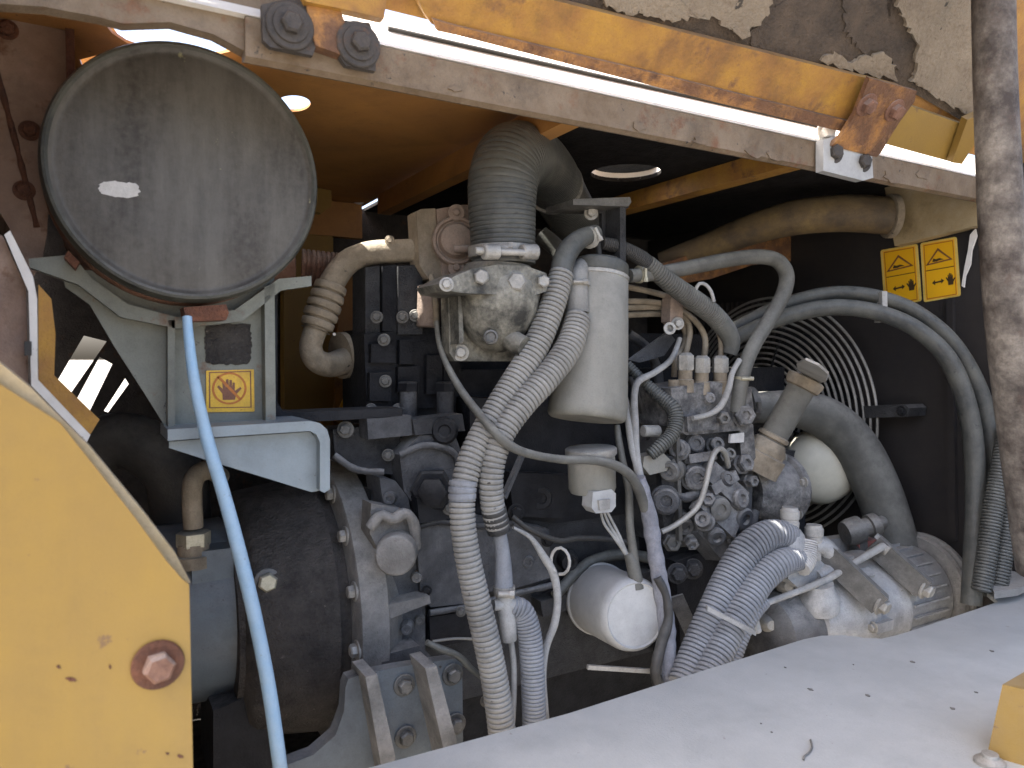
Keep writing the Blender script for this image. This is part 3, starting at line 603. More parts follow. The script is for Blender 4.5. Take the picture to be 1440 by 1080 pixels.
# ---- engine mount in front
mt = thing('engine_mount', 'dark blue grey engine mount plate with two pale ribs and bolts', 'engine mount', P(560, 1110, .70))
BP_ = prY('base_plate', 'mount_paint', [(486, 962), (500, 950), (560, 938), (640, 926), (650, 934), (652, 1120), (486, 1120)], .715, .014, mt, .004)
prY('swept_arm', 'mount_paint', [(486, 966), (490, 955), (505, 950), (522, 956), (530, 1020), (528, 1120), (380, 1120), (392, 1080), (440, 1062), (472, 1034), (484, 1000)], .700, .018, mt, .005)
for a in ([(514, 952), (530, 948), (556, 1064), (552, 1100), (540, 1100)], [(598, 940), (614, 936), (642, 1040), (644, 1090), (632, 1090)]):
    prY('rib', 'housing_light', a, .675, .042, mt, .002)
for x, y in ((568, 963), (570, 1036), (636, 948), (640, 1018)):
    q = P(x, y, .714); bolt(q, (-.05, -1, 0), px(10.5, q), BP_, 'steel_dark')
# ================================================================== middle group: pipes, filters, corrugated hoses
ex = thing('exhaust_pipe', 'tan exhaust gas pipe with ringed bellows beside the air cleaner', 'pipe', P(460, 520, .90))
hose('bend', 'dusty_tan', [(594, 352, .86, 33), (560, 353, .87, 33), (520, 356, .88, 34), (490, 368, .89, 35), (470, 392, .89, 36), (462, 412, .89, 36)], 33, ex, seg=20)
bm = nbm()
hose('bellows', 'dusty_tan', [(466, 400, .89, 44), (458, 424, .89, 47), (450, 446, .89, 47), (444, 464, .89, 42)], 45, ex, corr=.0115, seg=24, depth=1.35)
hose('tail', 'dusty_tan', [(449, 450, .89, 33), (440, 474, .89, 32), (437, 490, .89, 32), (444, 506, .89, 33), (462, 513, .90, 35), (484, 508, .92, 38)], 33, ex, seg=20)
turn('flange', 'dusty_tan', P(480, 500, .93), (.9, .2, .1), [(-.002, .030), (.006, .030), (.007, .028)], ex, 24)
bolt(P(548, 338, .86), FR, .004, ex, 'dusty_tan')
rs = thing('exhaust_stub', 'rusty ribbed pipe stub reaching out behind the air cleaner', 'pipe', P(450, 400, .97))
hose('stub', 'rust_pipe', [(424, 376, .97, 52), (450, 378, .965, 50), (478, 380, .96, 48)], 50, rs, corr=.006, seg=24, depth=.5)

eg = thing('gas_valve', 'tan gas valve block with a round pink cap and two lugs', 'valve', P(625, 400, .83))
prY('side_flange', 'dusty_tan', [(586, 298), (592, 294), (612, 293), (614, 330), (626, 384), (618, 398), (602, 392), (590, 372)], .838, .03, eg, .003)
prY('valve_body', 'dusty_pink', [(614, 294), (650, 288), (690, 288), (694, 380), (640, 398), (622, 388)], .835, .05, eg, .003)
q = P(642, 339, .822)
turn('round_cap', 'dusty_pink', q, FR, [(-.02, .030), (.004, .030), (.006, .0285), (.006, .0255), (.002, .024), (.002, .0225), (.010, .019), (.012, .015), (.0125, 0)], eg, 40)
for x, y in ((642, 300), (642, 377)):
    q = P(x, y, .822); turn('lug', 'dusty_pink', q, FR, [(-.02, .0105), (.003, .0105), (.004, .0095)], eg, 18); bolt(q+FR*.004, FR, .0048, eg, 'dusty_pink', False)
hose('stem', 'dusty_tan', [(606, 386, .82), (612, 420, .82), (614, 458, .82)], 9, eg)
cyl('actuator', 'dusty_pink', P(604, 402, .84), P(602, 460, .84), .0145, eg)
hose('stem_pipe', 'dusty_pink', [(640, 350, .80), (664, 350, .785), (690, 352, .775)], 11, eg)

ih = thing('intake_hose', 'fat black ribbed rubber hose arching over the engine', 'hose', P(707, 380, .745))
pts = TP([(708, 372, .745, 90), (707, 330, .745, 92), (706, 285, .745, 96), (709, 248, .748, 99), (722, 222, .765, 98)], 96)
r0 = pts[2][1]
pts += [(P(748, 222, .815), r0), (P(772, 246, .87), r0), (P(792, 282, .93), r0), (P(815, 320, 1.0), r0)]
fin(sweep(nbm(), pts, 40, corr=.0052, depth=.16), 'hose_body', 'hose_rubber', ih, sharp=60)
ck = P(708, 356, .745)
cyl('clamp_bolt', 'steel_dusty', P(668, 352, .700), P(752, 356, .694), .0038, ih, 12)
for x in (690, 744): cyl('clamp_lug', 'steel_dusty', P(x-11, 354, .699), P(x+11, 354, .699), .0085, ih, 16)
clampband('hose_clamp', 'steel_dusty', ck, (0, 0, 1), r0*1.0, .013, ih)
clampband('hose_clamp', 'steel_dusty', P(780, 262, .895), (P(792, 282, .93)-P(772, 246, .87)), r0*1.02, .007, ih, False)
th = thing('thermostat_housing', 'dirty cast alloy elbow housing under the fat black hose', 'housing', P(690, 510, .76))
bc = P(700, 378, .748)
k = px(1, bc)
prof = [(-4*k, 46*k), (4*k, 50*k), (8*k, 53*k), (14*k, 54*k), (20*k, 58*k), (36*k, 61*k), (60*k, 58*k), (84*k, 48*k), (104*k, 33*k), (116*k, 14*k), (118*k, 0)]
turn('elbow_bowl', 'alu_dirty', bc, (-.04, 0, -1), prof, th, 40)
pl = [(622, 398), (640, 388), (664, 378), (700, 372), (740, 374), (768, 384), (772, 396), (768, 410), (748, 416), (700, 414), (650, 412), (628, 408)]
BF_ = prY('bolt_flange', 'alu_dirty', pl, .705, .07, th, .004)
prY('back_plate', 'alu_dirty', [(630, 410), (744, 400), (742, 500), (732, 508), (640, 508), (632, 496)], .765, .02, th, .003)
prY('rib', 'alu_dirty', [(644, 416), (650, 416), (652, 480), (646, 484)], .742, .025, th, .002)
hose('spout', 'alu_dirty', [(704, 466, .745, 34), (722, 480, .72, 32), (738, 488, .705, 30)], 32, th)
for x, y, Y, s in ((677, 390, .704, 11), (726, 397, .704, 14), (764, 396, .704, 9), (648, 496, .764, 8), (628, 400, .704, 7)):
    q = P(x, y, Y); bolt(q, FR, px(s, q), BF_, 'steel_dusty', s < 9)
turn('drain_plug', 'steel_dark', P(690, 474, .712), FR, [(-.01, .008), (.002, .008), (.003, .006), (.0, .005)], th, 16)

# ---- fuel filter
ff = thing('fuel_filter', 'tall pale grey fuel filter canister hanging from a black bracket', 'fuel filter', P(824, 600, .72))
ta = P(842, 392, .745); tb = P(825, 590, .728); L_ = (tb-ta).length; kk = px(1, ta)
turn('canister', 'filter_paint', ta, tb-ta, [(0, 40*kk), (.002, 41.5*kk), (L_*.5, 49*kk), (L_*.92, 54.5*kk), (L_*.965, 54.5*kk), (L_*.985, 53*kk), (L_*.997, 50*kk), (L_*1.0, 46*kk), (L_*.99, 40*kk), (L_*.99, 0)], ff, 48)
turn('canister_ring', 'steel_dusty', ta, tb-ta, [(-.004, 41*kk), (-.003, 42.6*kk), (.001, 42.6*kk), (.002, 41*kk)], ff, 48)
turn('filter_head', 'hose_rubber', ta-(tb-ta).normalized()*.004, ta-tb, [(0, 40*kk), (.002, 41*kk), (.014, 40*kk), (.018, 34*kk), (.022, 20*kk)], ff, 40)
prY('head_bracket', 'engine_black', [(824, 282), (884, 280), (884, 292), (878, 296), (878, 384), (848, 384), (846, 300), (826, 296)], .765, .006, ff, .002)
prY('bracket_flange', 'engine_black', [(872, 290), (880, 290), (880, 384), (872, 384)], .735, .029, ff, .001)
prY('bracket_cap', 'steel_dark', [(806, 280), (886, 277), (888, 284), (884, 290), (806, 288)], .73, .06, ff, .002)
bolt(P(831, 300, .76), FR, .006, ff, 'steel_dusty')
hose('outlet_elbow', 'hose_grey', [(812, 440, .722, 34), (812, 410, .725, 30), (813, 388, .73, 28), (820, 374, .745, 26), (834, 372, .76, 24)], 30, ff)
clampband('elbow_clamp', 'steel_dusty', P(812, 398, .727), (0, 0, 1), px(15.5, ta), .006, ff)
hose('vent_pipe', 'hose_black', [(842, 384, .745), (842, 360, .745), (840, 338, .748)], 9, ff)

# ---- corrugated hoses
PIT = .0055
hA = thing('corrugated_hose', 'long grey corrugated hose from the black elbow down past the engine mount', 'hose', P(705, 1040, .67))
hose('sleeve', 'hose_grey', [(790, 384, .722, 34), (776, 432, .715, 36), (752, 490, .71, 38), (716, 548, .705, 38), (682, 604, .70, 37), (660, 652, .695, 37), (650, 706, .69, 36), (655, 768, .685, 36), (668, 832, .68, 37), (684, 900, .675, 38), (697, 965, .672, 38), (708, 1045, .67, 39)], 37, hA, corr=PIT, seg=18)
hose('elbow', 'hose_rubber', [(788, 394, .722, 33), (793, 366, .724, 32), (804, 346, .728, 30), (820, 334, .733, 27), (838, 328, .738, 24)], 30, hA)
clampband('hose_clamp', 'white_plastic', P(829, 334, .735), (P(838, 328, .738)-P(820, 334, .733)), px(13.2, ta), .006, hA)
hose('tape_wrap', 'hose_blue', [(651, 676, .6915, 39), (650, 690, .6908, 39.5), (650, 704, .690, 39)], 39, hA, corr=PIT, depth=.5, seg=18)
hB = thing('corrugated_hose', 'grey corrugated hose curving down from the fuel filter outlet', 'hose', P(706, 840, .68))
hose('sleeve', 'hose_grey', [(813, 446, .712, 36), (800, 488, .70, 39), (770, 530, .692, 38), (734, 570, .688, 37), (706, 612, .686, 35), (692, 660, .685, 34), (692, 706, .686, 34), (700, 742, .688, 33)], 36, hB, corr=PIT, seg=18)
hose('tape_wrap', 'hose_black', [(694, 716, .6865, 36), (698, 732, .6875, 35), (702, 748, .688, 33)], 36, hB, corr=PIT, depth=.6, seg=18)
hose('smooth_tail', 'hose_blue', [(700, 742, .688, 21), (706, 770, .69, 20), (708, 800, .69, 24), (708, 830, .69, 27)], 22, hB)
tj = thing('hose_joint', 'grey plastic tee joint with a steel clamp between two hoses', 'hose joint', P(712, 900, .69))
clampband('hose_clamp', 'steel_dusty', P(709, 830, .69), (0, 0, 1), px(13.5, P(709, 830, .69)), .010, tj)
hose('tee_body', 'wire_grey', [(709, 834, .69, 24), (710, 850, .69, 24), (713, 872, .69, 26), (716, 900, .69, 22)], 24, tj)
hose('tee_arm', 'wire_grey', [(694, 851, .69, 16), (712, 850, .688, 18), (730, 852, .688, 24)], 18, tj)
hose('stay_strap', 'wire_grey', [(716, 884, .69, 8), (722, 930, .69, 9), (722, 985, .69, 9), (718, 1040, .69, 9)], 9, tj)
hD = thing('corrugated_hose', 'short blue grey corrugated hose dropping from the tee joint', 'hose', P(752, 1030, .68))
hose('sleeve', 'hose_blue', [(718, 852, .69, 28), (734, 860, .688, 33), (744, 890, .685, 34), (748, 930, .682, 34), (750, 975, .68, 34), (752, 1040, .68, 34)], 33, hD, corr=.0042, seg=18)

# ---- wires
def wire(name, label, mat, pts, w, cat='cable', wob=.06, **k):
    o = hose(name, mat, pts, w, None, wob=wob, **k); return tag(o, label, cat)
wire('sensor_cable', 'thin grey cable sweeping across both corrugated hoses to the sensor', 'hose_tan', [(614, 452, .80, 7), (617, 480, .79, 8), (628, 512, .77, 9), (648, 548, .74, 11), (672, 580, .70, 12), (694, 606, .672, 14), (716, 626, .668, 14), (744, 638, .672, 12), (790, 646, .685, 12), (840, 648, .69, 13), (876, 660, .692, 14), (896, 684, .695, 15), (908, 716, .70, 16)], 12)
wire('ignition_harness', 'taped blue grey wiring harness hanging beside the white oil filter', 'wire_blue', [(898, 672, .70, 18), (912, 720, .70, 22), (920, 770, .698, 23), (930, 830, .695, 24), (938, 890, .69, 24), (938, 958, .685, 26)], 22, 'wiring harness', wob=.16)
wire('ground_cable', 'black braided cable twisted round the harness above the ledge', 'hose_black', [(924, 812, .69, 12), (936, 836, .684, 12), (940, 870, .68, 14), (930, 905, .678, 15), (922, 945, .675, 15), (930, 972, .675, 16)], 14, wob=.2)
wire('control_cable', 'pale cable bent round the pump and running down to the harness', 'wire_grey', [(956, 476, .78, 7), (944, 505, .77, 8), (920, 524, .76, 9), (898, 536, .75, 10), (892, 556, .745, 10), (893, 600, .735, 11), (895, 640, .72, 11), (902, 680, .705, 11)], 10)
wire('control_cable', 'pale cable beside the fuel filter base joining the harness', 'wire_grey', [(879, 560, .76, 9), (884, 590, .745, 11), (888, 622, .73, 11), (896, 656, .715, 11), (902, 684, .708, 10)], 11)
wire('sensor_lead', 'brownish lead hooked below the fuel filter canister', 'hose_tan', [(868, 598, .75, 8), (870, 618, .745, 10), (876, 650, .735, 10), (884, 690, .725, 11), (886, 740, .72, 12), (892, 790, .715, 14), (896, 828, .71, 16)], 10)
wire('switch_cable', 'grey tape wrapped cable looping down from the black hose tail', 'wire_grey', [(722, 742, .70, 4), (746, 756, .70, 7), (764, 782, .70, 11), (778, 806, .70, 12), (784, 840, .70, 11), (780, 876, .70, 11), (768, 910, .70, 11), (764, 950, .695, 9), (768, 1010, .69, 9)], 10)
wire('block_wire', 'dark thin wire running across the engine block face', 'hose_black', [(720, 726, .77), (744, 744, .765), (784, 760, .765), (812, 757, .77), (850, 758, .775), (890, 764, .78)], 8)
wire('mount_wire', 'dark twisted wire lying above the engine mount plate', 'hose_rubber', [(600, 903, .70, 8), (618, 912, .70, 10), (644, 922, .70, 10), (662, 940, .70, 9), (682, 956, .70, 7)], 9, wob=.2)
wire('brace_wire', 'thin pale wire along the underside of the gear case', 'steel_dusty', [(608, 902, .765), (640, 898, .77), (674, 899, .775)], 4)
q = P(788, 789, .69)
bm = nbm(); ax, u, v = frame((-.8, -.55, .1)); pts = [(q+(u*math.cos(a)*px(14, q)+Vector((0, 0, 1))*math.sin(a)*px(19, q)), px(2.3, q)) for a in [R(-60+i*26) for i in range(14)]]
tag(fin(sweep(bm, pts, 8), 'cable_tie', 'white_plastic'), 'white plastic cable tie forming an open loop', 'cable tie')
tag(strip('tie_rod', 'steel_dusty', P(826, 938, .70), P(934, 945, .685), .004, .005), 'thin bright metal rod lying level above the ledge', 'rod')
tag(strip('flat_brace', 'engine_grey', P(950, 838, .74), P(980, 905, .74), .02, .003, upv=(.5, .5, 0)), 'flat grey brace leaning between harness and twin hoses', 'brace')
tag(strip('dip_tube', 'engine_grey', P(734, 640, .76), P(708, 700, .745), .006, .006), 'thin slanting steel tube behind the two corrugated hoses', 'tube')

# ---- sensor box
sb = thing('pressure_sensor', 'squat pale cylindrical sensor with a square plug under the fuel filter', 'sensor', P(835, 710, .72))
a = P(794, 668, .735); b = P(868, 656, .715)
q = P(831, 636, .735); ks = px(1, q)
turn('sensor_case', 'filter_paint', q, (.05, 0, -1), [(0, 33*ks), (10*ks, 33.5*ks), (50*ks, 33.5*ks), (56*ks, 31*ks), (58*ks, 22*ks)], sb, 36)
turn('sensor_lid', 'steel_dusty', q, (-.05, 0, 1), [(-4*ks, 35*ks), (-2*ks, 36.5*ks), (5*ks, 36.5*ks), (7*ks, 34*ks), (8*ks, 20*ks)], sb, 36)
prY('plug', 'filter_white', [(834, 692), (860, 688), (866, 694), (866, 712), (860, 720), (838, 722), (832, 714)], .705, .02, sb, .002)
prY('plug_clip', 'white_plastic', [(842, 704), (858, 702), (858, 716), (844, 718)], .702, .006, sb, .001)
for i, d in enumerate((-4, 0, 4)): hose('lead', 'wire_grey', [(848+d, 716, .715, 4), (856+d*1.6, 736, .72, 4), (868+d, 756, .72, 5), (882, 782, .718, 6), (889, 800, .716, 6)], 4, sb, wob=.1)
hose('boot', 'hose_tan', [(883, 778, .717, 12), (891, 800, .714, 19), (896, 828, .710, 20)], 16, sb)

# ---- oil filter
of = thing('oil_filter', 'clean white spin on oil filter low on the engine', 'oil filter', P(860, 912, .74))
a = P(843, 842, .80); b = P(895, 866, .70); Lf = (b-a).length; ka = px(1, a)
rr = .047
turn('canister', 'filter_white', a, b-a, [(-.004, rr*.96), (-.002, rr*1.03), (.003, rr*1.03), (.005, rr*.99), (Lf-.012, rr*.97), (Lf-.003, rr*.92), (Lf, rr*.84), (Lf-.002, rr*.80), (Lf-.002, 0)], of, 56)
turn('seal_base', 'engine_dark', a, a-b, [(-.002, rr*.9), (.004, rr*.95), (.035, rr*.9)], of, 32)
# ================================================================== right group: injection pump, fan, radiator, compressor
RX = 1.215
rad = thing('radiator', 'black radiator shroud wall closing the bay beside the fan', 'radiator', (RX, .9, .9))
SW_ = box('shroud_wall', 'radiator_black', (RX+.05, .93, 1.34), (.10, 1.0, .90), rad, .004)
for i in range(22):
    y = 1.02+i*.014
    box('core_fin', 'grille_dark', (RX-.004, y, 1.54), (.008, .005, .16), SW_, 0)
strip('edge_angle', 'radiator_black', PX(1337, 420, RX-.006), PX(1341, 760, RX-.006), .008, .010, rad)
prX('mount_lug', 'engine_black', [(1214, 571), (1272, 569), (1278, 574), (1276, 586), (1216, 588)], 1.16, .05, rad, .002)
bolt(PX(1268, 578, 1.159), (-1, 0, 0), .006, rad, 'engine_dark')
bm2 = prX('top_beam', 'yellow_pale', [(1244, 264), (1400, 224), (1410, 308), (1258, 346)], 1.19, .02); tag(bm2, 'dusty beige steel beam across the top of the radiator', 'beam')
white_strip = prX('ragged_strip', 'white_paint', [(1364, 330), (1371, 322), (1373, 332), (1366, 352), (1364, 372), (1357, 388), (1355, 404), (1352, 402), (1356, 376), (1361, 352)], 1.205, .004, None, 0); tag(white_strip, 'ragged white strip beside the yellow warning labels', 'seal strip')  # thin ragged strip, white against the dark wall
# warning labels
tri = [[(.12, .40), (.47, .14), (.86, .37)], [(.20, .375), (.47, .185), (.77, .35)]]
def arrow(cx, cy): return [(cx-.20, cy), (cx-.12, cy-.045), (cx-.12, cy-.014), (cx+.05, cy-.02), (cx+.05, cy-.05), (cx+.13, cy-.01), (cx+.05, cy+.035), (cx+.05, cy+.01), (cx-.12, cy+.016), (cx-.12, cy+.045)]
def wart(dx=0): return [('print_field', 'label_yellow', rect(.06, .04, .93, .965), .0001), ('border_line', 'print_red', [rect(.09, .055, .90, .955), rect(.11, .07, .88, .94)], .0003),
        ('divider', 'print_black', rect(.11, .478, .88, .492), .0004),
        ('triangle', 'print_brown', tri, .0004),
        ('pictogram', 'print_black', [(.30, .355), (.33, .30), (.40, .32), (.50, .31), (.58, .33), (.62, .345), (.50, .345), (.42, .36)], .0004),
        ('hand_print', 'print_black', hand(.76, .68, .22, .20), .0004), ('arrow', 'print_black', arrow(.46, .70), .0004)]
prj = lambda x, y: PX(x, y, RX-.0014)
decal('warning_label', 'yellow hazard label with triangle and hand, partly behind the twin black hoses', [(1238, 351), (1290, 342), (1296, 424), (1244, 434)], prj, (1, 0, 0), 'label_border', wart(), 'radiator hazard labels')
decal('warning_label', 'yellow hazard label with triangle and hand, beside the ragged white strip', [(1294, 341), (1345, 332), (1351, 417), (1299, 426)], prj, (1, 0, 0), 'label_border', wart(), 'radiator hazard labels')

# fan and guard
gx = 1.175; gc = PX(1084, 585, gx)
fan = thing('cooling_fan', 'dark cooling fan turning behind the wire guard', 'fan', (gx+.02, gc.y, gc.z-.18))
turn('hub', 'engine_dark', (gx+.012, gc.y, gc.z), (-1, 0, 0), [(-.02, .04), (.01, .04), (.014, .034)], fan, 24)
for i in range(7):
    a = 2*math.pi*i/7; d = Vector((0, math.cos(a), math.sin(a))); t = Vector((.35, -math.sin(a), math.cos(a))).normalized()
    bm = nbm(); c0 = Vector((gx+.018, gc.y, gc.z))
    ext(bm, [c0+d*.035-t*.018, c0+d*.17-t*.036, c0+d*.17+t*.036, c0+d*.035+t*.018], Vector((.0025, 0, 0))); fin(bm, 'blade', 'engine_dark', fan, 0)
gd = thing('fan_guard', 'round wire fan guard of many steel rings before the radiator', 'fan guard', (gx, gc.y, gc.z-.2))
for i in range(17):
    r = .060+i*.0108
    bm = nbm(); pts = [(Vector((gx-.03+.022*(i/16)**2, gc.y+r*math.cos(a), gc.z+r*math.sin(a))), .0024) for a in [2*math.pi*j/40 for j in range(41)]]
    fin(sweep(bm, pts, 6, step=.012), 'guard_ring', 'steel_dusty', gd)
for i in range(4):
    a = R(15+90*i); bm = nbm(); d = Vector((0, math.cos(a), math.sin(a)))
    sweep(bm, [(Vector((gx-.033, gc.y, gc.z))+d*.05, .0025), (Vector((gx-.028, gc.y, gc.z))+d*.12, .0025), (Vector((gx-.008, gc.y, gc.z))+d*.23, .0025)], 8); fin(bm, 'spoke', 'engine_dark', gd)

# ducts and hoses
M('duct_brown', (.20, .14, .06), (.085, .062, .04), scale=18, rough=.6, bump=.25, dust_toplight=.2, dcol=(.26, .22, .15))
dp = thing('air_duct', 'brown dusty duct pipe running under the roof to the beige beam', 'duct', P(1100, 330, .9))
hose('duct_pipe', 'duct_brown', [(930, 370, 1.05, 30), (990, 348, .99, 36), (1060, 322, .92, 43), (1120, 306, .86, 49), (1190, 300, .80, 52), (1252, 304, .755, 52)], 46, dp, seg=24)
turn('duct_flange', 'dusty_tan', P(1250, 304, .757), (.85, -.5, 0), [(-.004, .033), (-.002, .036), (.008, .036), (.010, .033)], dp, 32)
bt = prY('duct_shelf', 'yellow_rust', [(930, 372), (1060, 326), (1240, 300), (1250, 352), (1170, 362), (1060, 372), (1000, 392), (940, 402)], 1.0, .02); tag(bt, 'brown stained shelf plate below the duct pipe', 'shelf plate')
rh = thing('radiator_hose', 'thick dusty grey radiator hose arching past the fan', 'hose', P(1290, 890, .66))
hose('hose_body', 'hose_radiator', [(1030, 574, .86, 42), (1080, 573, .84, 46), (1128, 576, .82, 54), (1170, 594, .80, 60), (1204, 630, .775, 62), (1232, 684, .75, 62), (1254, 750, .73, 62), (1272, 830, .71, 62), (1286, 910, .69, 62)], 66, rh, seg=28)
clampband('hose_clamp', 'steel_dark', P(1052, 570, .835), (1, -.3, 0), px(25, P(1052, 570, .835)), .012, rh)
tk = thing('expansion_tank', 'pale translucent plastic coolant tank tucked under the radiator hose', 'tank', P(1158, 712, .80))
tc_ = P(1152, 656, .83); kt = px(1, tc_)
turn('tank_body', 'tank_plastic', tc_, FR, [(-40*kt, 30*kt), (-30*kt, 44*kt), (-10*kt, 52*kt), (4*kt, 53*kt), (16*kt, 49*kt), (26*kt, 40*kt), (33*kt, 26*kt), (36*kt, 12*kt), (36.5*kt, 0)], tk, 28)
turn('tank_nose', 'tank_plastic', P(1160, 676, .83), (.05, -.1, -1), [(-.02, .02), (0, .036), (.012, .032), (.026, .02), (.036, .010), (.038, 0)], tk, 28)
th1 = thing('heater_hose', 'upper of two long black hoses strapped together before the radiator', 'hose', P(1395, 830, .58))
hose('hose_body', 'hose_rubber', [(1034, 462, .83, 20), (1080, 438, .80, 20), (1130, 420, .77, 20), (1180, 412, .74, 20), (1236, 418, .70, 20), (1290, 440, .665, 21), (1344, 488, .63, 22), (1384, 570, .605, 24), (1400, 680, .59, 26), (1398, 840, .58, 26)], 20, th1, seg=16)
th2 = thing('heater_hose', 'lower of two long black hoses strapped together before the radiator', 'hose', P(1370, 840, .585))
hose('hose_body', 'hose_rubber', [(1036, 474, .81, 20), (1080, 454, .785, 22), (1130, 438, .755, 23), (1180, 432, .725, 23), (1236, 440, .69, 23), (1290, 464, .655, 24), (1336, 510, .625, 25), (1364, 590, .605, 26), (1372, 700, .595, 27), (1366, 850, .585, 27)], 22, th2, seg=16)
q = P(1238, 429, .695)
tag(fin(ext(nbm(), [q+RT*px(a, q)+UP*px(b, q)-FW*.014 for a, b in ((-4, 18), (3, 18), (4, -24), (-3, -24))], FW*.026), 'cable_strap', 'wire_grey', None, .001), 'grey strap tying the two long black hoses together', 'strap')
for i, (dx, lb) in enumerate(((0, 'corrugated conduit nearer the stay post, hanging to the rag'), (-22, 'corrugated conduit hanging between stay post and black hoses'))):
    t = thing('corrugated_conduit', lb, 'conduit', P(1405+dx, 830, .56))
    hose('sleeve', 'hose_rubber', [(1440+dx, 600, .57, 24), (1428+dx, 660, .567, 25), (1418+dx, 720, .565, 26), (1410+dx, 780, .562, 26), (1402+dx, 832, .56, 26)], 25, t, corr=.0045, seg=14)

# ---- fuel line, loom and injector pipes
fl_ = thing('fuel_hose', 'dusty tan rubber fuel hose looping from filter to injection pump', 'hose', P(1040, 580, .74))
hose('hose_body', 'hose_tan', [(884, 388, .745, 19), (920, 385, .75, 20), (970, 376, .755, 21), (1020, 366, .76, 21), (1062, 361, .757, 21), (1092, 366, .75, 21), (1106, 386, .745, 21), (1102, 412, .742, 21), (1084, 446, .742, 21), (1062, 482, .742, 21), (1048, 514, .742, 21), (1040, 548, .742, 22), (1036, 580, .742, 22)], 21, fl_, seg=18)
clampband('hose_clamp', 'zinc', P(899, 386, .748), (1, 0, 0), px(10.5, P(899, 386, .748)), .006, fl_)
clampband('hose_clamp', 'zinc', P(1044, 532, .742), (0, 0, 1), px(11, P(1044, 532, .742)), .006, fl_)
lm = thing('wiring_loom', 'corrugated wiring loom sloping from the filter bracket to the pump', 'wiring loom', P(1026, 490, .76))
hose('braid', 'hose_black', [(846, 342, .745, 18), (872, 348, .745, 20), (900, 362, .745, 22), (916, 376, .745, 23)], 20, lm, corr=.003, seg=14, depth=.7)
hose('sleeve', 'hose_tan', [(910, 370, .745, 24), (940, 396, .745, 27), (970, 418, .748, 29), (1000, 440, .752, 29), (1018, 460, .756, 27)], 27, lm, corr=.0042, seg=16)
hose('boot', 'hose_radiator', [(1010, 450, .754, 29), (1024, 468, .757, 27), (1029, 484, .758, 24), (1026, 498, .76, 20)], 26, lm)
lp = thing('loop_wire', 'thin pale wire bent into a hook over the wiring loom', 'wire', P(995, 430, .74))
hose('strand', 'wire_grey', [(978, 408, .74), (983, 399, .738), (992, 400, .736), (1000, 410, .735), (1004, 424, .736)], 5, lp)
inj = [([(862, 400), (905, 408), (942, 418), (962, 428), (990, 444), (1008, 462), (1014, 480), (1013, 506)], 'highest injector pipe, bent down into the last brass nut'),
       ([(866, 424), (905, 424), (942, 428), (956, 434), (978, 452), (990, 470), (992, 486), (989, 510)], 'injector pipe bent down into the middle brass nut'),
       ([(866, 434), (905, 432), (940, 434), (958, 444), (968, 456), (970, 470), (966, 490), (962, 506)], 'injector pipe running straight then dropping into the first brass nut'),
       ([(866, 444), (905, 442), (942, 442), (956, 450), (964, 468), (962, 486), (950, 505), (948, 530)], 'lowest injector pipe passing under the pink clamp')]
for i, (pp, lb) in enumerate(inj):
    o = hose('injector_pipe', 'dusty_tan', [(x, y, .80-.03*min(1, j/6) + .006*i) for j, (x, y) in enumerate(pp)], 8.5, None, seg=12)
    tag(o, lb, 'pipe', 'injector pipes')
pc = thing('pipe_clamp', 'pinkish clamp plate holding the injector pipes, with an eyelet', 'clamp', P(945, 470, .77))
prY('clamp_plate', 'dusty_pink', [(945, 412), (950, 416), (961, 424), (960, 452), (952, 460), (942, 452), (943, 424)], .775, .018, pc, .003)
q = P(941, 462, .77); turn('eyelet', 'steel_dusty', q, FR, [(0, .0085), (.002, .0088), (.004, .0085), (.004, .0048), (0, .0048)], pc, 20)
bolt(P(953, 455, .772), FR, .006, pc, 'steel_dusty')

# ---- injection pump
ip = thing('injection_pump', 'greasy alloy fuel injection pump crowded with fittings and levers', 'injection pump', P(1000, 760, .77))
prY('pump_head', 'pump_alloy', [(944, 546), (1000, 536), (1056, 546), (1060, 574), (1056, 604), (966, 612), (946, 600)], .745, .07, ip, .006)
prY('pump_body', 'engine_grey', [(950, 600), (1056, 600), (1060, 640), (1056, 740), (1020, 772), (940, 768), (930, 720), (934, 640)], .765, .08, ip, .008)
prY('pump_skirt', 'engine_dark', [(930, 690), (1064, 690), (1070, 752), (1010, 790), (936, 800)], .78, .06, ip, .006)
for x, y in ((964, 520), (987, 524), (1013, 524)):
    a = P(x, y-20, .755)
    turn('union_nut', 'steel_dusty', a, (0, 0, -1), [(-.004, .007), (0, .0115), (.018, .0118), (.020, .0105)], ip, 6)
    turn('delivery_valve', 'dusty_tan', a+Vector((0, 0, -.020)), (0, 0, -1), [(0, .0095), (.012, .0095), (.013, .0115), (.030, .012)], ip, 20)
turn('delivery_valve', 'dusty_tan', P(948, 534, .762), (0, 0, -1), [(0, .008), (.014, .008), (.015, .010), (.03, .010)], ip, 18)
hose('bleed_pipe', 'wire_grey', [(1040, 506, .738, 8), (1030, 524, .735, 8), (1024, 548, .73, 9), (1014, 570, .728, 9), (998, 582, .728, 8), (974, 588, .728, 7)], 8, ip)
hose('lever_pipe', 'steel_dusty', [(930, 748, .735, 8), (950, 738, .73, 8), (978, 716, .72, 8), (990, 690, .716, 8), (998, 656, .716, 8), (1004, 638, .718, 8), (1012, 631, .72, 8), (1020, 638, .725, 8), (1024, 656, .735, 8)], 8, ip)
prY('blank_tag', 'smudge_white', [(1028, 611), (1047, 608), (1046, 622), (1027, 623)], .7425, .004, ip, .0008)
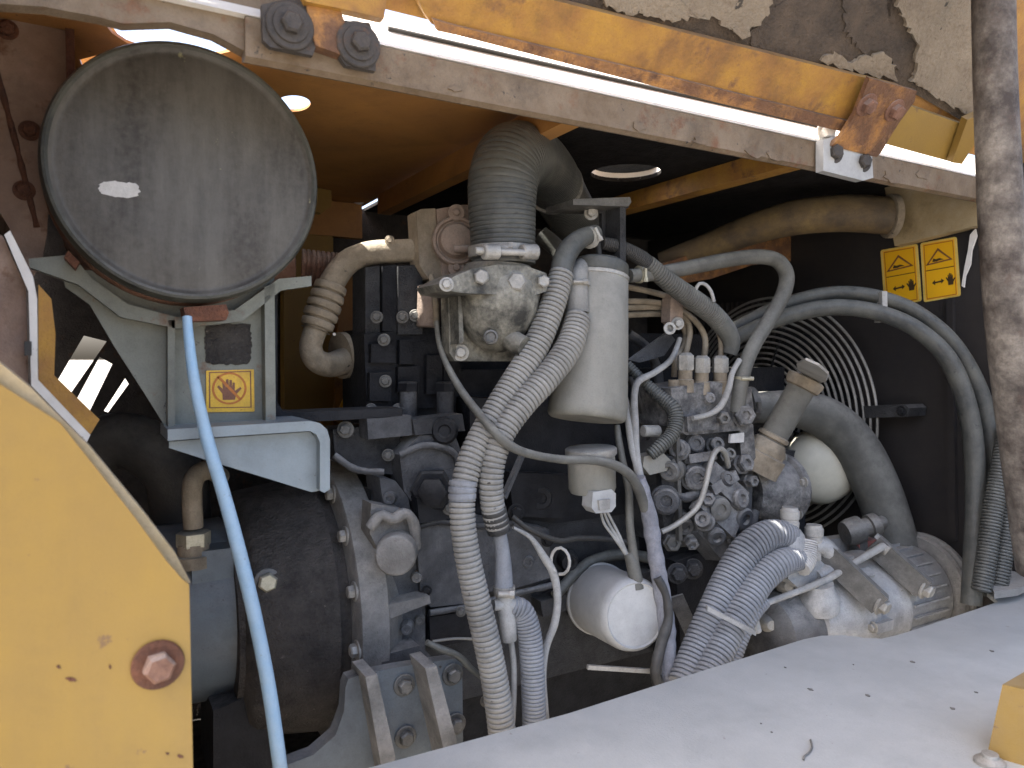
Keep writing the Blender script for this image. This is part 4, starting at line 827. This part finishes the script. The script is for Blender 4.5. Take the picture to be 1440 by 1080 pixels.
# screwed fittings: x, y, Y, radius px, length m, sides, aim (x, z) added to the viewing side
fit = [(1046, 584, .735, 16, .020, 6, 0, 0), (1016, 588, .735, 10, .022, 6, 0, 0), (998, 560, .74, 8, .01, 16, 0, 0), (978, 624, .752, 13, .014, 20, 0, .2), (1006, 626, .752, 11, .02, 16, .2, .3),
       (954, 632, .750, 14, .022, 20, -.5, .2), (944, 662, .745, 15, .030, 20, -.6, 0), (978, 672, .742, 18, .018, 24, 0, 0), (936, 704, .742, 19, .020, 24, -.2, 0), (962, 738, .75, 13, .02, 20, 0, -.4),
       (1046, 652, .745, 14, .02, 6, .4, .3), (1024, 640, .748, 9, .02, 16, .2, .5), (1034, 702, .722, 15, .030, 20, .6, .2), (1042, 728, .722, 17, .022, 24, .5, -.2), (1016, 676, .728, 12, .03, 16, .5, .5),
       (996, 704, .722, 11, .024, 6, -.3, .4), (1012, 716, .716, 17, .012, 24, .2, 0), (990, 732, .718, 13, .034, 16, -.5, .3), (1006, 752, .72, 14, .02, 16, 0, -.5), (1026, 754, .728, 9, .02, 6, .2, -.6), (972, 762, .745, 10, .02, 6, 0, -.4), (946, 764, .755, 12, .014, 6, 0, 0), (1056, 676, .745, 9, .02, 6, .3, 0)]
for j, (x, y, Y, s, l, n, ax_, az_) in enumerate(fit):
    q = P(x, y, Y); s = px(s, q); d = (FR+RT*ax_+Vector((0, 0, az_))).normalized()
    turn('fitting', ('pump_alloy', 'steel_dark', 'pump_alloy', 'engine_grey', 'engine_grey')[j % 5], q, d, [(-.04, s*.9), (-l*.6, s*.95), (-l*.55, s*1.1), (-l*.2, s*1.1), (-l*.15, s*.8), (0, s*.8), (.001, s*.92), (l*.35, s*.95), (l*.45, s*.8), (l*.45, s*.45), (l*.2, s*.4)], ip, n, sharp=30)
def lump(name, mat, a, b, w, h, tw): return strip(name, mat, P(*a), P(*b), w, h, ip, .004, upv=(math.sin(tw), .2, math.cos(tw)))
lump('lever_block', 'pump_alloy', (992, 662, .735), (1040, 706, .725), .022, .030, .4)
lump('lever_block', 'pump_alloy', (984, 700, .735), (1030, 742, .725), .024, .034, .3)
lump('lever_block', 'engine_grey', (976, 736, .75), (1010, 776, .745), .03, .03, .2)
lump('lever_block', 'pump_alloy', (1046, 596, .75), (1050, 648, .75), .02, .022, 0)
lump('lever_block', 'engine_grey', (936, 640, .76), (940, 720, .76), .022, .02, 0)
lump('governor_arm', 'pump_alloy', (966, 646, .745), (1004, 640, .74), .012, .012, 0)
lump('governor_arm', 'pump_alloy', (1000, 690, .722), (1034, 668, .722), .010, .014, .3)
hose('grease_bead', 'engine_grey', [(940, 690, .75), (962, 700, .745), (984, 694, .742), (1004, 700, .735)], 13, ip, wob=.35)
hose('grease_bead', 'engine_black', [(1000, 772, .745), (1024, 766, .742), (1050, 748, .742), (1062, 720, .75)], 14, ip, wob=.35)
prY('rack_cover', 'pump_alloy', [(966, 586), (1010, 584), (1012, 604), (968, 608)], .738, .02, ip, .003)
strip('link_rod', 'steel_dark', P(951, 610, .745), P(955, 760, .745), .007, .006, ip)
gv = turn('governor_case', 'pump_alloy', P(1062, 690, .79), (1, -.12, 0), [(-.02, .04), (0, .046), (.006, .049), (.046, .049), (.050, .054), (.058, .054), (.060, .050), (.066, .048), (.068, .03)], ip, 40)
for a in range(0, 360, 60):
    ang = R(a+20); q = P(1062, 690, .79)+Vector((.044, -.0505*math.cos(ang)-.006, .0505*math.sin(ang)))
    bolt(q, (-1, .1, 0), .0055, ip, 'steel_dusty')
h3 = hose('loom_branch', 'hose_rubber', [(882, 512, .79, 13), (904, 536, .775, 16), (926, 556, .76, 19), (946, 574, .745, 22), (950, 594, .738, 22), (944, 612, .735, 21), (928, 628, .735, 20), (914, 640, .74, 18)], 20, None, corr=.0038); tag(h3, 'short ribbed loom branch plugged into the injection pump side', 'wiring loom')
prY('connector', 'filter_paint', [(906, 642), (932, 636), (944, 648), (938, 662), (914, 668), (904, 656)], .742, .02, ip, .003)
cyl('connector_pin', 'white_plastic', P(904, 606, .76), P(926, 606, .76), .008, ip)
sc = prY('filter_shield', 'engine_grey', [(884, 506), (940, 466), (950, 478), (934, 500), (900, 510)], .81, .004); tag(sc, 'small grey sheet shield behind the fuel filter', 'shield')

for nm, lb, mt_, pp, w in (('return_pipe', 'dark return pipe in the gap between fuel filter and injection pump', 'engine_grey', [(884, 470, .86), (910, 490, .85), (926, 530, .84), (924, 590, .83), (900, 640, .83)], 14),
        ('vacuum_hose', 'thin black hose drooping behind the pale control cables', 'hose_black', [(886, 530, .82), (902, 570, .81), (914, 620, .81), (910, 690, .80), (926, 740, .80)], 11),
        ('starter_cable', 'thick dark cable running along the block behind the oil filter', 'hose_rubber', [(780, 838, .80), (830, 790, .81), (890, 780, .81), (950, 800, .80), (1000, 830, .79)], 15),
        ('breather_hose', 'dark breather hose passing behind the fuel filter bracket', 'hose_rubber', [(760, 330, .90), (790, 360, .88), (800, 420, .87), (790, 480, .87), (800, 540, .86)], 26)):
    tag(hose(nm, mt_, pp, w, None, wob=.08), lb, 'hose' if 'hose' in nm else nm.split('_')[1])
# ---- oil filler
ol = thing('oil_filler', 'slanted oil filler neck with a grey winged cap', 'oil filler', P(1078, 640, .74))
a = P(1080, 628, .745); b = P(1130, 540, .715)
cyl('neck', 'hose_tan', a, b, px(19, a), ol, 32)
d = (b-a).normalized()
turn('neck_collar', 'dusty_tan', a+d*.012, d, [(0, px(19, a)), (.002, px(22, a)), (.007, px(22, a)), (.009, px(19, a))], ol, 32)
turn('neck_foot', 'dusty_tan', a, -d, [(-.01, px(21, a)), (0, px(26, a)), (.004, px(27, a)), (.010, px(27, a)), (.012, px(32, a)), (.018, px(32, a)), (.04, px(32, a))], ol, 36)
turn('cap', 'dusty_tan', b, d, [(-.008, px(20, b)), (-.006, px(24, b)), (.003, px(26, b)), (.008, px(26, b)), (.010, px(23, b)), (.0105, 0)], ol, 32)
cn = b+d*.0104
strip('cap_wing', 'white_plastic', cn+RT*px(-14, b)+UP*px(-2, b), cn+RT*px(14, b)+UP*px(4, b), .006, .018, ol, .002, upv=d)
prN('cap_disc', 'white_plastic', [(1120, 512), (1132, 506), (1150, 514), (1164, 526), (1162, 536), (1150, 540), (1134, 532), (1122, 520)], cn+d*.001, d, .003, ol, .001)

# ---- compressor
cp = thing('compressor', 'bright alloy air conditioning compressor with ribs behind the white ledge', 'compressor', P(1210, 900, .68))
c0 = P(1128, 874, .69); X1 = P(1292, 874, .69).x
CR = .075; Lc = X1-c0.x; zc = c0.z+.002
turn('front_case', 'compressor_alloy', (c0.x, .70, zc), (1, 0, 0), [(-.01, CR*.55), (-.004, CR*.78), (.006, CR*.84), (.05, CR*.90), (.07, CR*.95), (.074, CR*1.0), (.084, CR*1.0)], cp, 56)
turn('cylinder_case', 'compressor_alloy', (c0.x+.085, .70, zc), (1, 0, 0), [(0, CR*.96), (.002, CR*.99), (.006, CR*.96), (.06, CR*.97), (.066, CR*1.01), (.071, CR*1.01), (.074, CR*.97), (Lc-.10, CR*.96), (Lc-.095, CR*.92)], cp, 56)
turn('clutch_pulley', 'housing_light', (X1-.006, .70, zc), (1, 0, 0), [(0, CR*.8), (.002, CR*1.12), (.01, CR*1.14), (.013, CR*1.05), (.018, CR*1.05), (.021, CR*1.16), (.028, CR*1.16), (.032, CR*1.1)], cp, 56)
turn('end_motor', 'engine_grey', (c0.x-.012, .70, zc-.01), (-1, 0, 0), [(-.01, CR*.75), (.01, CR*.75), (.05, CR*.68), (.06, CR*.5)], cp, 40)
for a, b in (((1160, 776, .672), (1238, 850, .612)), ((1228, 764, .672), (1300, 828, .612))):
    strip('mount_rib', 'steel_dark', P(*a), P(*b), .020, .030, cp, .003)
    o2 = P(*a)+Vector((0, 0, .0155)); strip('rib_cap', 'compressor_alloy', o2.lerp(P(*b)+Vector((0, 0, .0155)), .05), o2.lerp(P(*b)+Vector((0, 0, .0155)), .96), .009, .006, cp, .001)
    q = P(b[0], b[1], b[2]); bolt(q, (.1, -1, -.3), .010, cp, 'steel_dusty')
for i in range(7):
    a = R(-30+i*28); q = Vector((c0.x+.084, .70-CR*.97*math.cos(a), zc+CR*.97*math.sin(a)))
    strip('case_lug', 'compressor_alloy', q+Vector((-.016, 0, 0)), q+Vector((.018, 0, 0)), .014, .016, cp, .003, upv=(0, -math.cos(a), math.sin(a))); bolt(q+Vector((-.016, 0, 0)), (-1, 0, 0), .0055, cp, 'steel_dusty')
for i in range(9):
    a = R(-20+i*14); q = Vector((c0.x+.16, .70-CR*.965*math.cos(a), zc+CR*.965*math.sin(a)))
    strip('case_fin', 'compressor_alloy', q+Vector((.004, 0, 0)), q+Vector((Lc-.19, 0, 0)), .003, .008, cp, .0008, upv=(0, -math.cos(a), math.sin(a)))
prY('tie_plate', 'compressor_alloy', [(1160, 760), (1250, 748), (1262, 768), (1172, 784)], .74, .02, cp, .003)
hose('guide_rod', 'wire_grey', [(1066, 852, .66, 9), (1110, 836, .655, 9), (1160, 816, .652, 10), (1200, 792, .652, 10), (1242, 768, .655, 11)], 9, cp)
cyl('rod_eye', 'steel_dusty', P(1240, 768, .66), P(1250, 776, .65), .009, cp)
hose('discharge_elbow', 'compressor_alloy', [(1146, 812, .67, 26), (1166, 800, .668, 27), (1168, 782, .668, 26), (1158, 768, .67, 26), (1142, 766, .675, 26)], 26, cp, wob=.05)
turn('elbow_base', 'compressor_alloy', P(1152, 838, .66), (-.2, -.1, 1), [(-.02, .026), (0, .026), (.01, .020), (.02, .019)], cp, 24)
prY('port_block', 'compressor_alloy', [(1112, 792), (1150, 784), (1172, 806), (1160, 826), (1124, 828), (1108, 814)], .665, .03, cp, .004)
for x, y, n in ((1110, 720, 0), (1144, 744, 1)):
    q = P(x, y+20, .675); t = turn('service_cap', 'white_plastic', q, (0.03, 0, 1), [(-.022, .011), (-.004, .010), (-.002, .0125), (.006, .013), (.007, .0118), (.010, .0118), (.011, .0128), (.021, .0128), (.023, .011), (.026, .0105)], cp, 18)
turn('hose_end', 'compressor_alloy', P(1112, 752, .672), (0, 0, -1), [(-.008, .012), (0, .018), (.022, .019), (.026, .014)], cp, 20)
hose('braided_end', 'smudge_white', [(1130, 760, .668, 34), (1128, 782, .664, 40), (1120, 796, .662, 36)], 38, cp, corr=.003, wob=.12)
for x, y, s in ((1094, 798, 16), (1104, 822, 13), (1126, 834, 10), (1080, 876, 13)):
    q = P(x, y, .69); turn('lug', 'steel_dusty', q, FR, [(-.02, px(s, q)), (0, px(s, q)), (.006, px(s*.8, q)), (.012, px(s*.5, q))], cp, 16)
cyl('seal_cap', 'white_plastic', P(1058, 866, .665), P(1064, 890, .66), .007, cp)
vl = thing('relief_valve', 'grey threaded relief valve standing above the compressor ribs', 'valve', P(1220, 765, .72))
a = P(1196, 748, .72); b = P(1262, 728, .69)
turn('valve_body', 'steel_dark', a, b-a, [(-.01, .018), (0, .021), (.016, .021), (.018, .014), (.03, .014), (.031, .018), (.044, .018), (.046, .010), (.056, .010), (.060, .007)], vl, 20)
prY('red_seal', 'red_plastic', [(1206, 764), (1236, 758), (1240, 770), (1212, 778)], .715, .02, vl, .004)
cyl('valve_leg', 'steel_dark', P(1206, 756, .725), P(1208, 790, .725), .014, vl)
# twin corrugated hoses to the compressor
for pp, w, lb in (([(1112, 752, .672, 34), (1082, 752, .676, 42), (1052, 772, .68, 44), (1026, 812, .68, 44), (1004, 856, .675, 42), (982, 906, .67, 42), (960, 962, .66, 42)], 42, 'fat pale corrugated hose, outer of the two running to the compressor'),
                  ([(1122, 786, .662, 32), (1096, 792, .66, 40), (1068, 816, .66, 42), (1044, 854, .655, 42), (1018, 902, .65, 42), (990, 960, .64, 42)], 40, 'fat pale corrugated hose, inner of the two running to the compressor')):
    t = thing('corrugated_hose', lb, 'hose', P(pp[-1][0], pp[-1][1], pp[-1][2])); hose('sleeve', 'hose_blue', pp, w, t, corr=.0058, seg=20)
    q, r = TP(pp[:1], w)[0]; hose('hose_cuff', 'hose_blue', [(pp[0][0]+3, pp[0][1]-1, pp[0][2], 28), pp[0], pp[1][:3]+(36,)], 34, t)
t = thing('corrugated_hose', 'slim corrugated conduit tied alongside the twin compressor hoses', 'hose', P(1020, 960, .64))
hose('sleeve', 'hose_blue', [(1074, 846, .652, 20), (1060, 862, .648, 22), (1044, 892, .645, 22), (1022, 952, .64, 24)], 22, t, corr=.0045)
q = P(1018, 856, .655)
tag(fin(ext(nbm(), [q+RT*px(a, q)+UP*px(b, q)-FW*.030 for a, b in ((-32, 14), (34, -20), (34, -27), (-32, 7))], FW*.006), 'hose_strap', 'wire_grey', None, .001), 'plastic strap binding the twin compressor hoses', 'strap')
lowb = thing('drive_motor', 'dark drive housing under the twin compressor hoses', 'motor', P(960, 900, .78))
prY('motor_face', 'engine_dark', [(950, 790), (1090, 740), (1130, 770), (1128, 900), (960, 950)], .76, .06, lowb, .01)
for x, y in ((974, 800), (952, 806), (1030, 740)):
    q = P(x, y, .758); bolt(q, FR, px(10, q), lowb, 'engine_black')
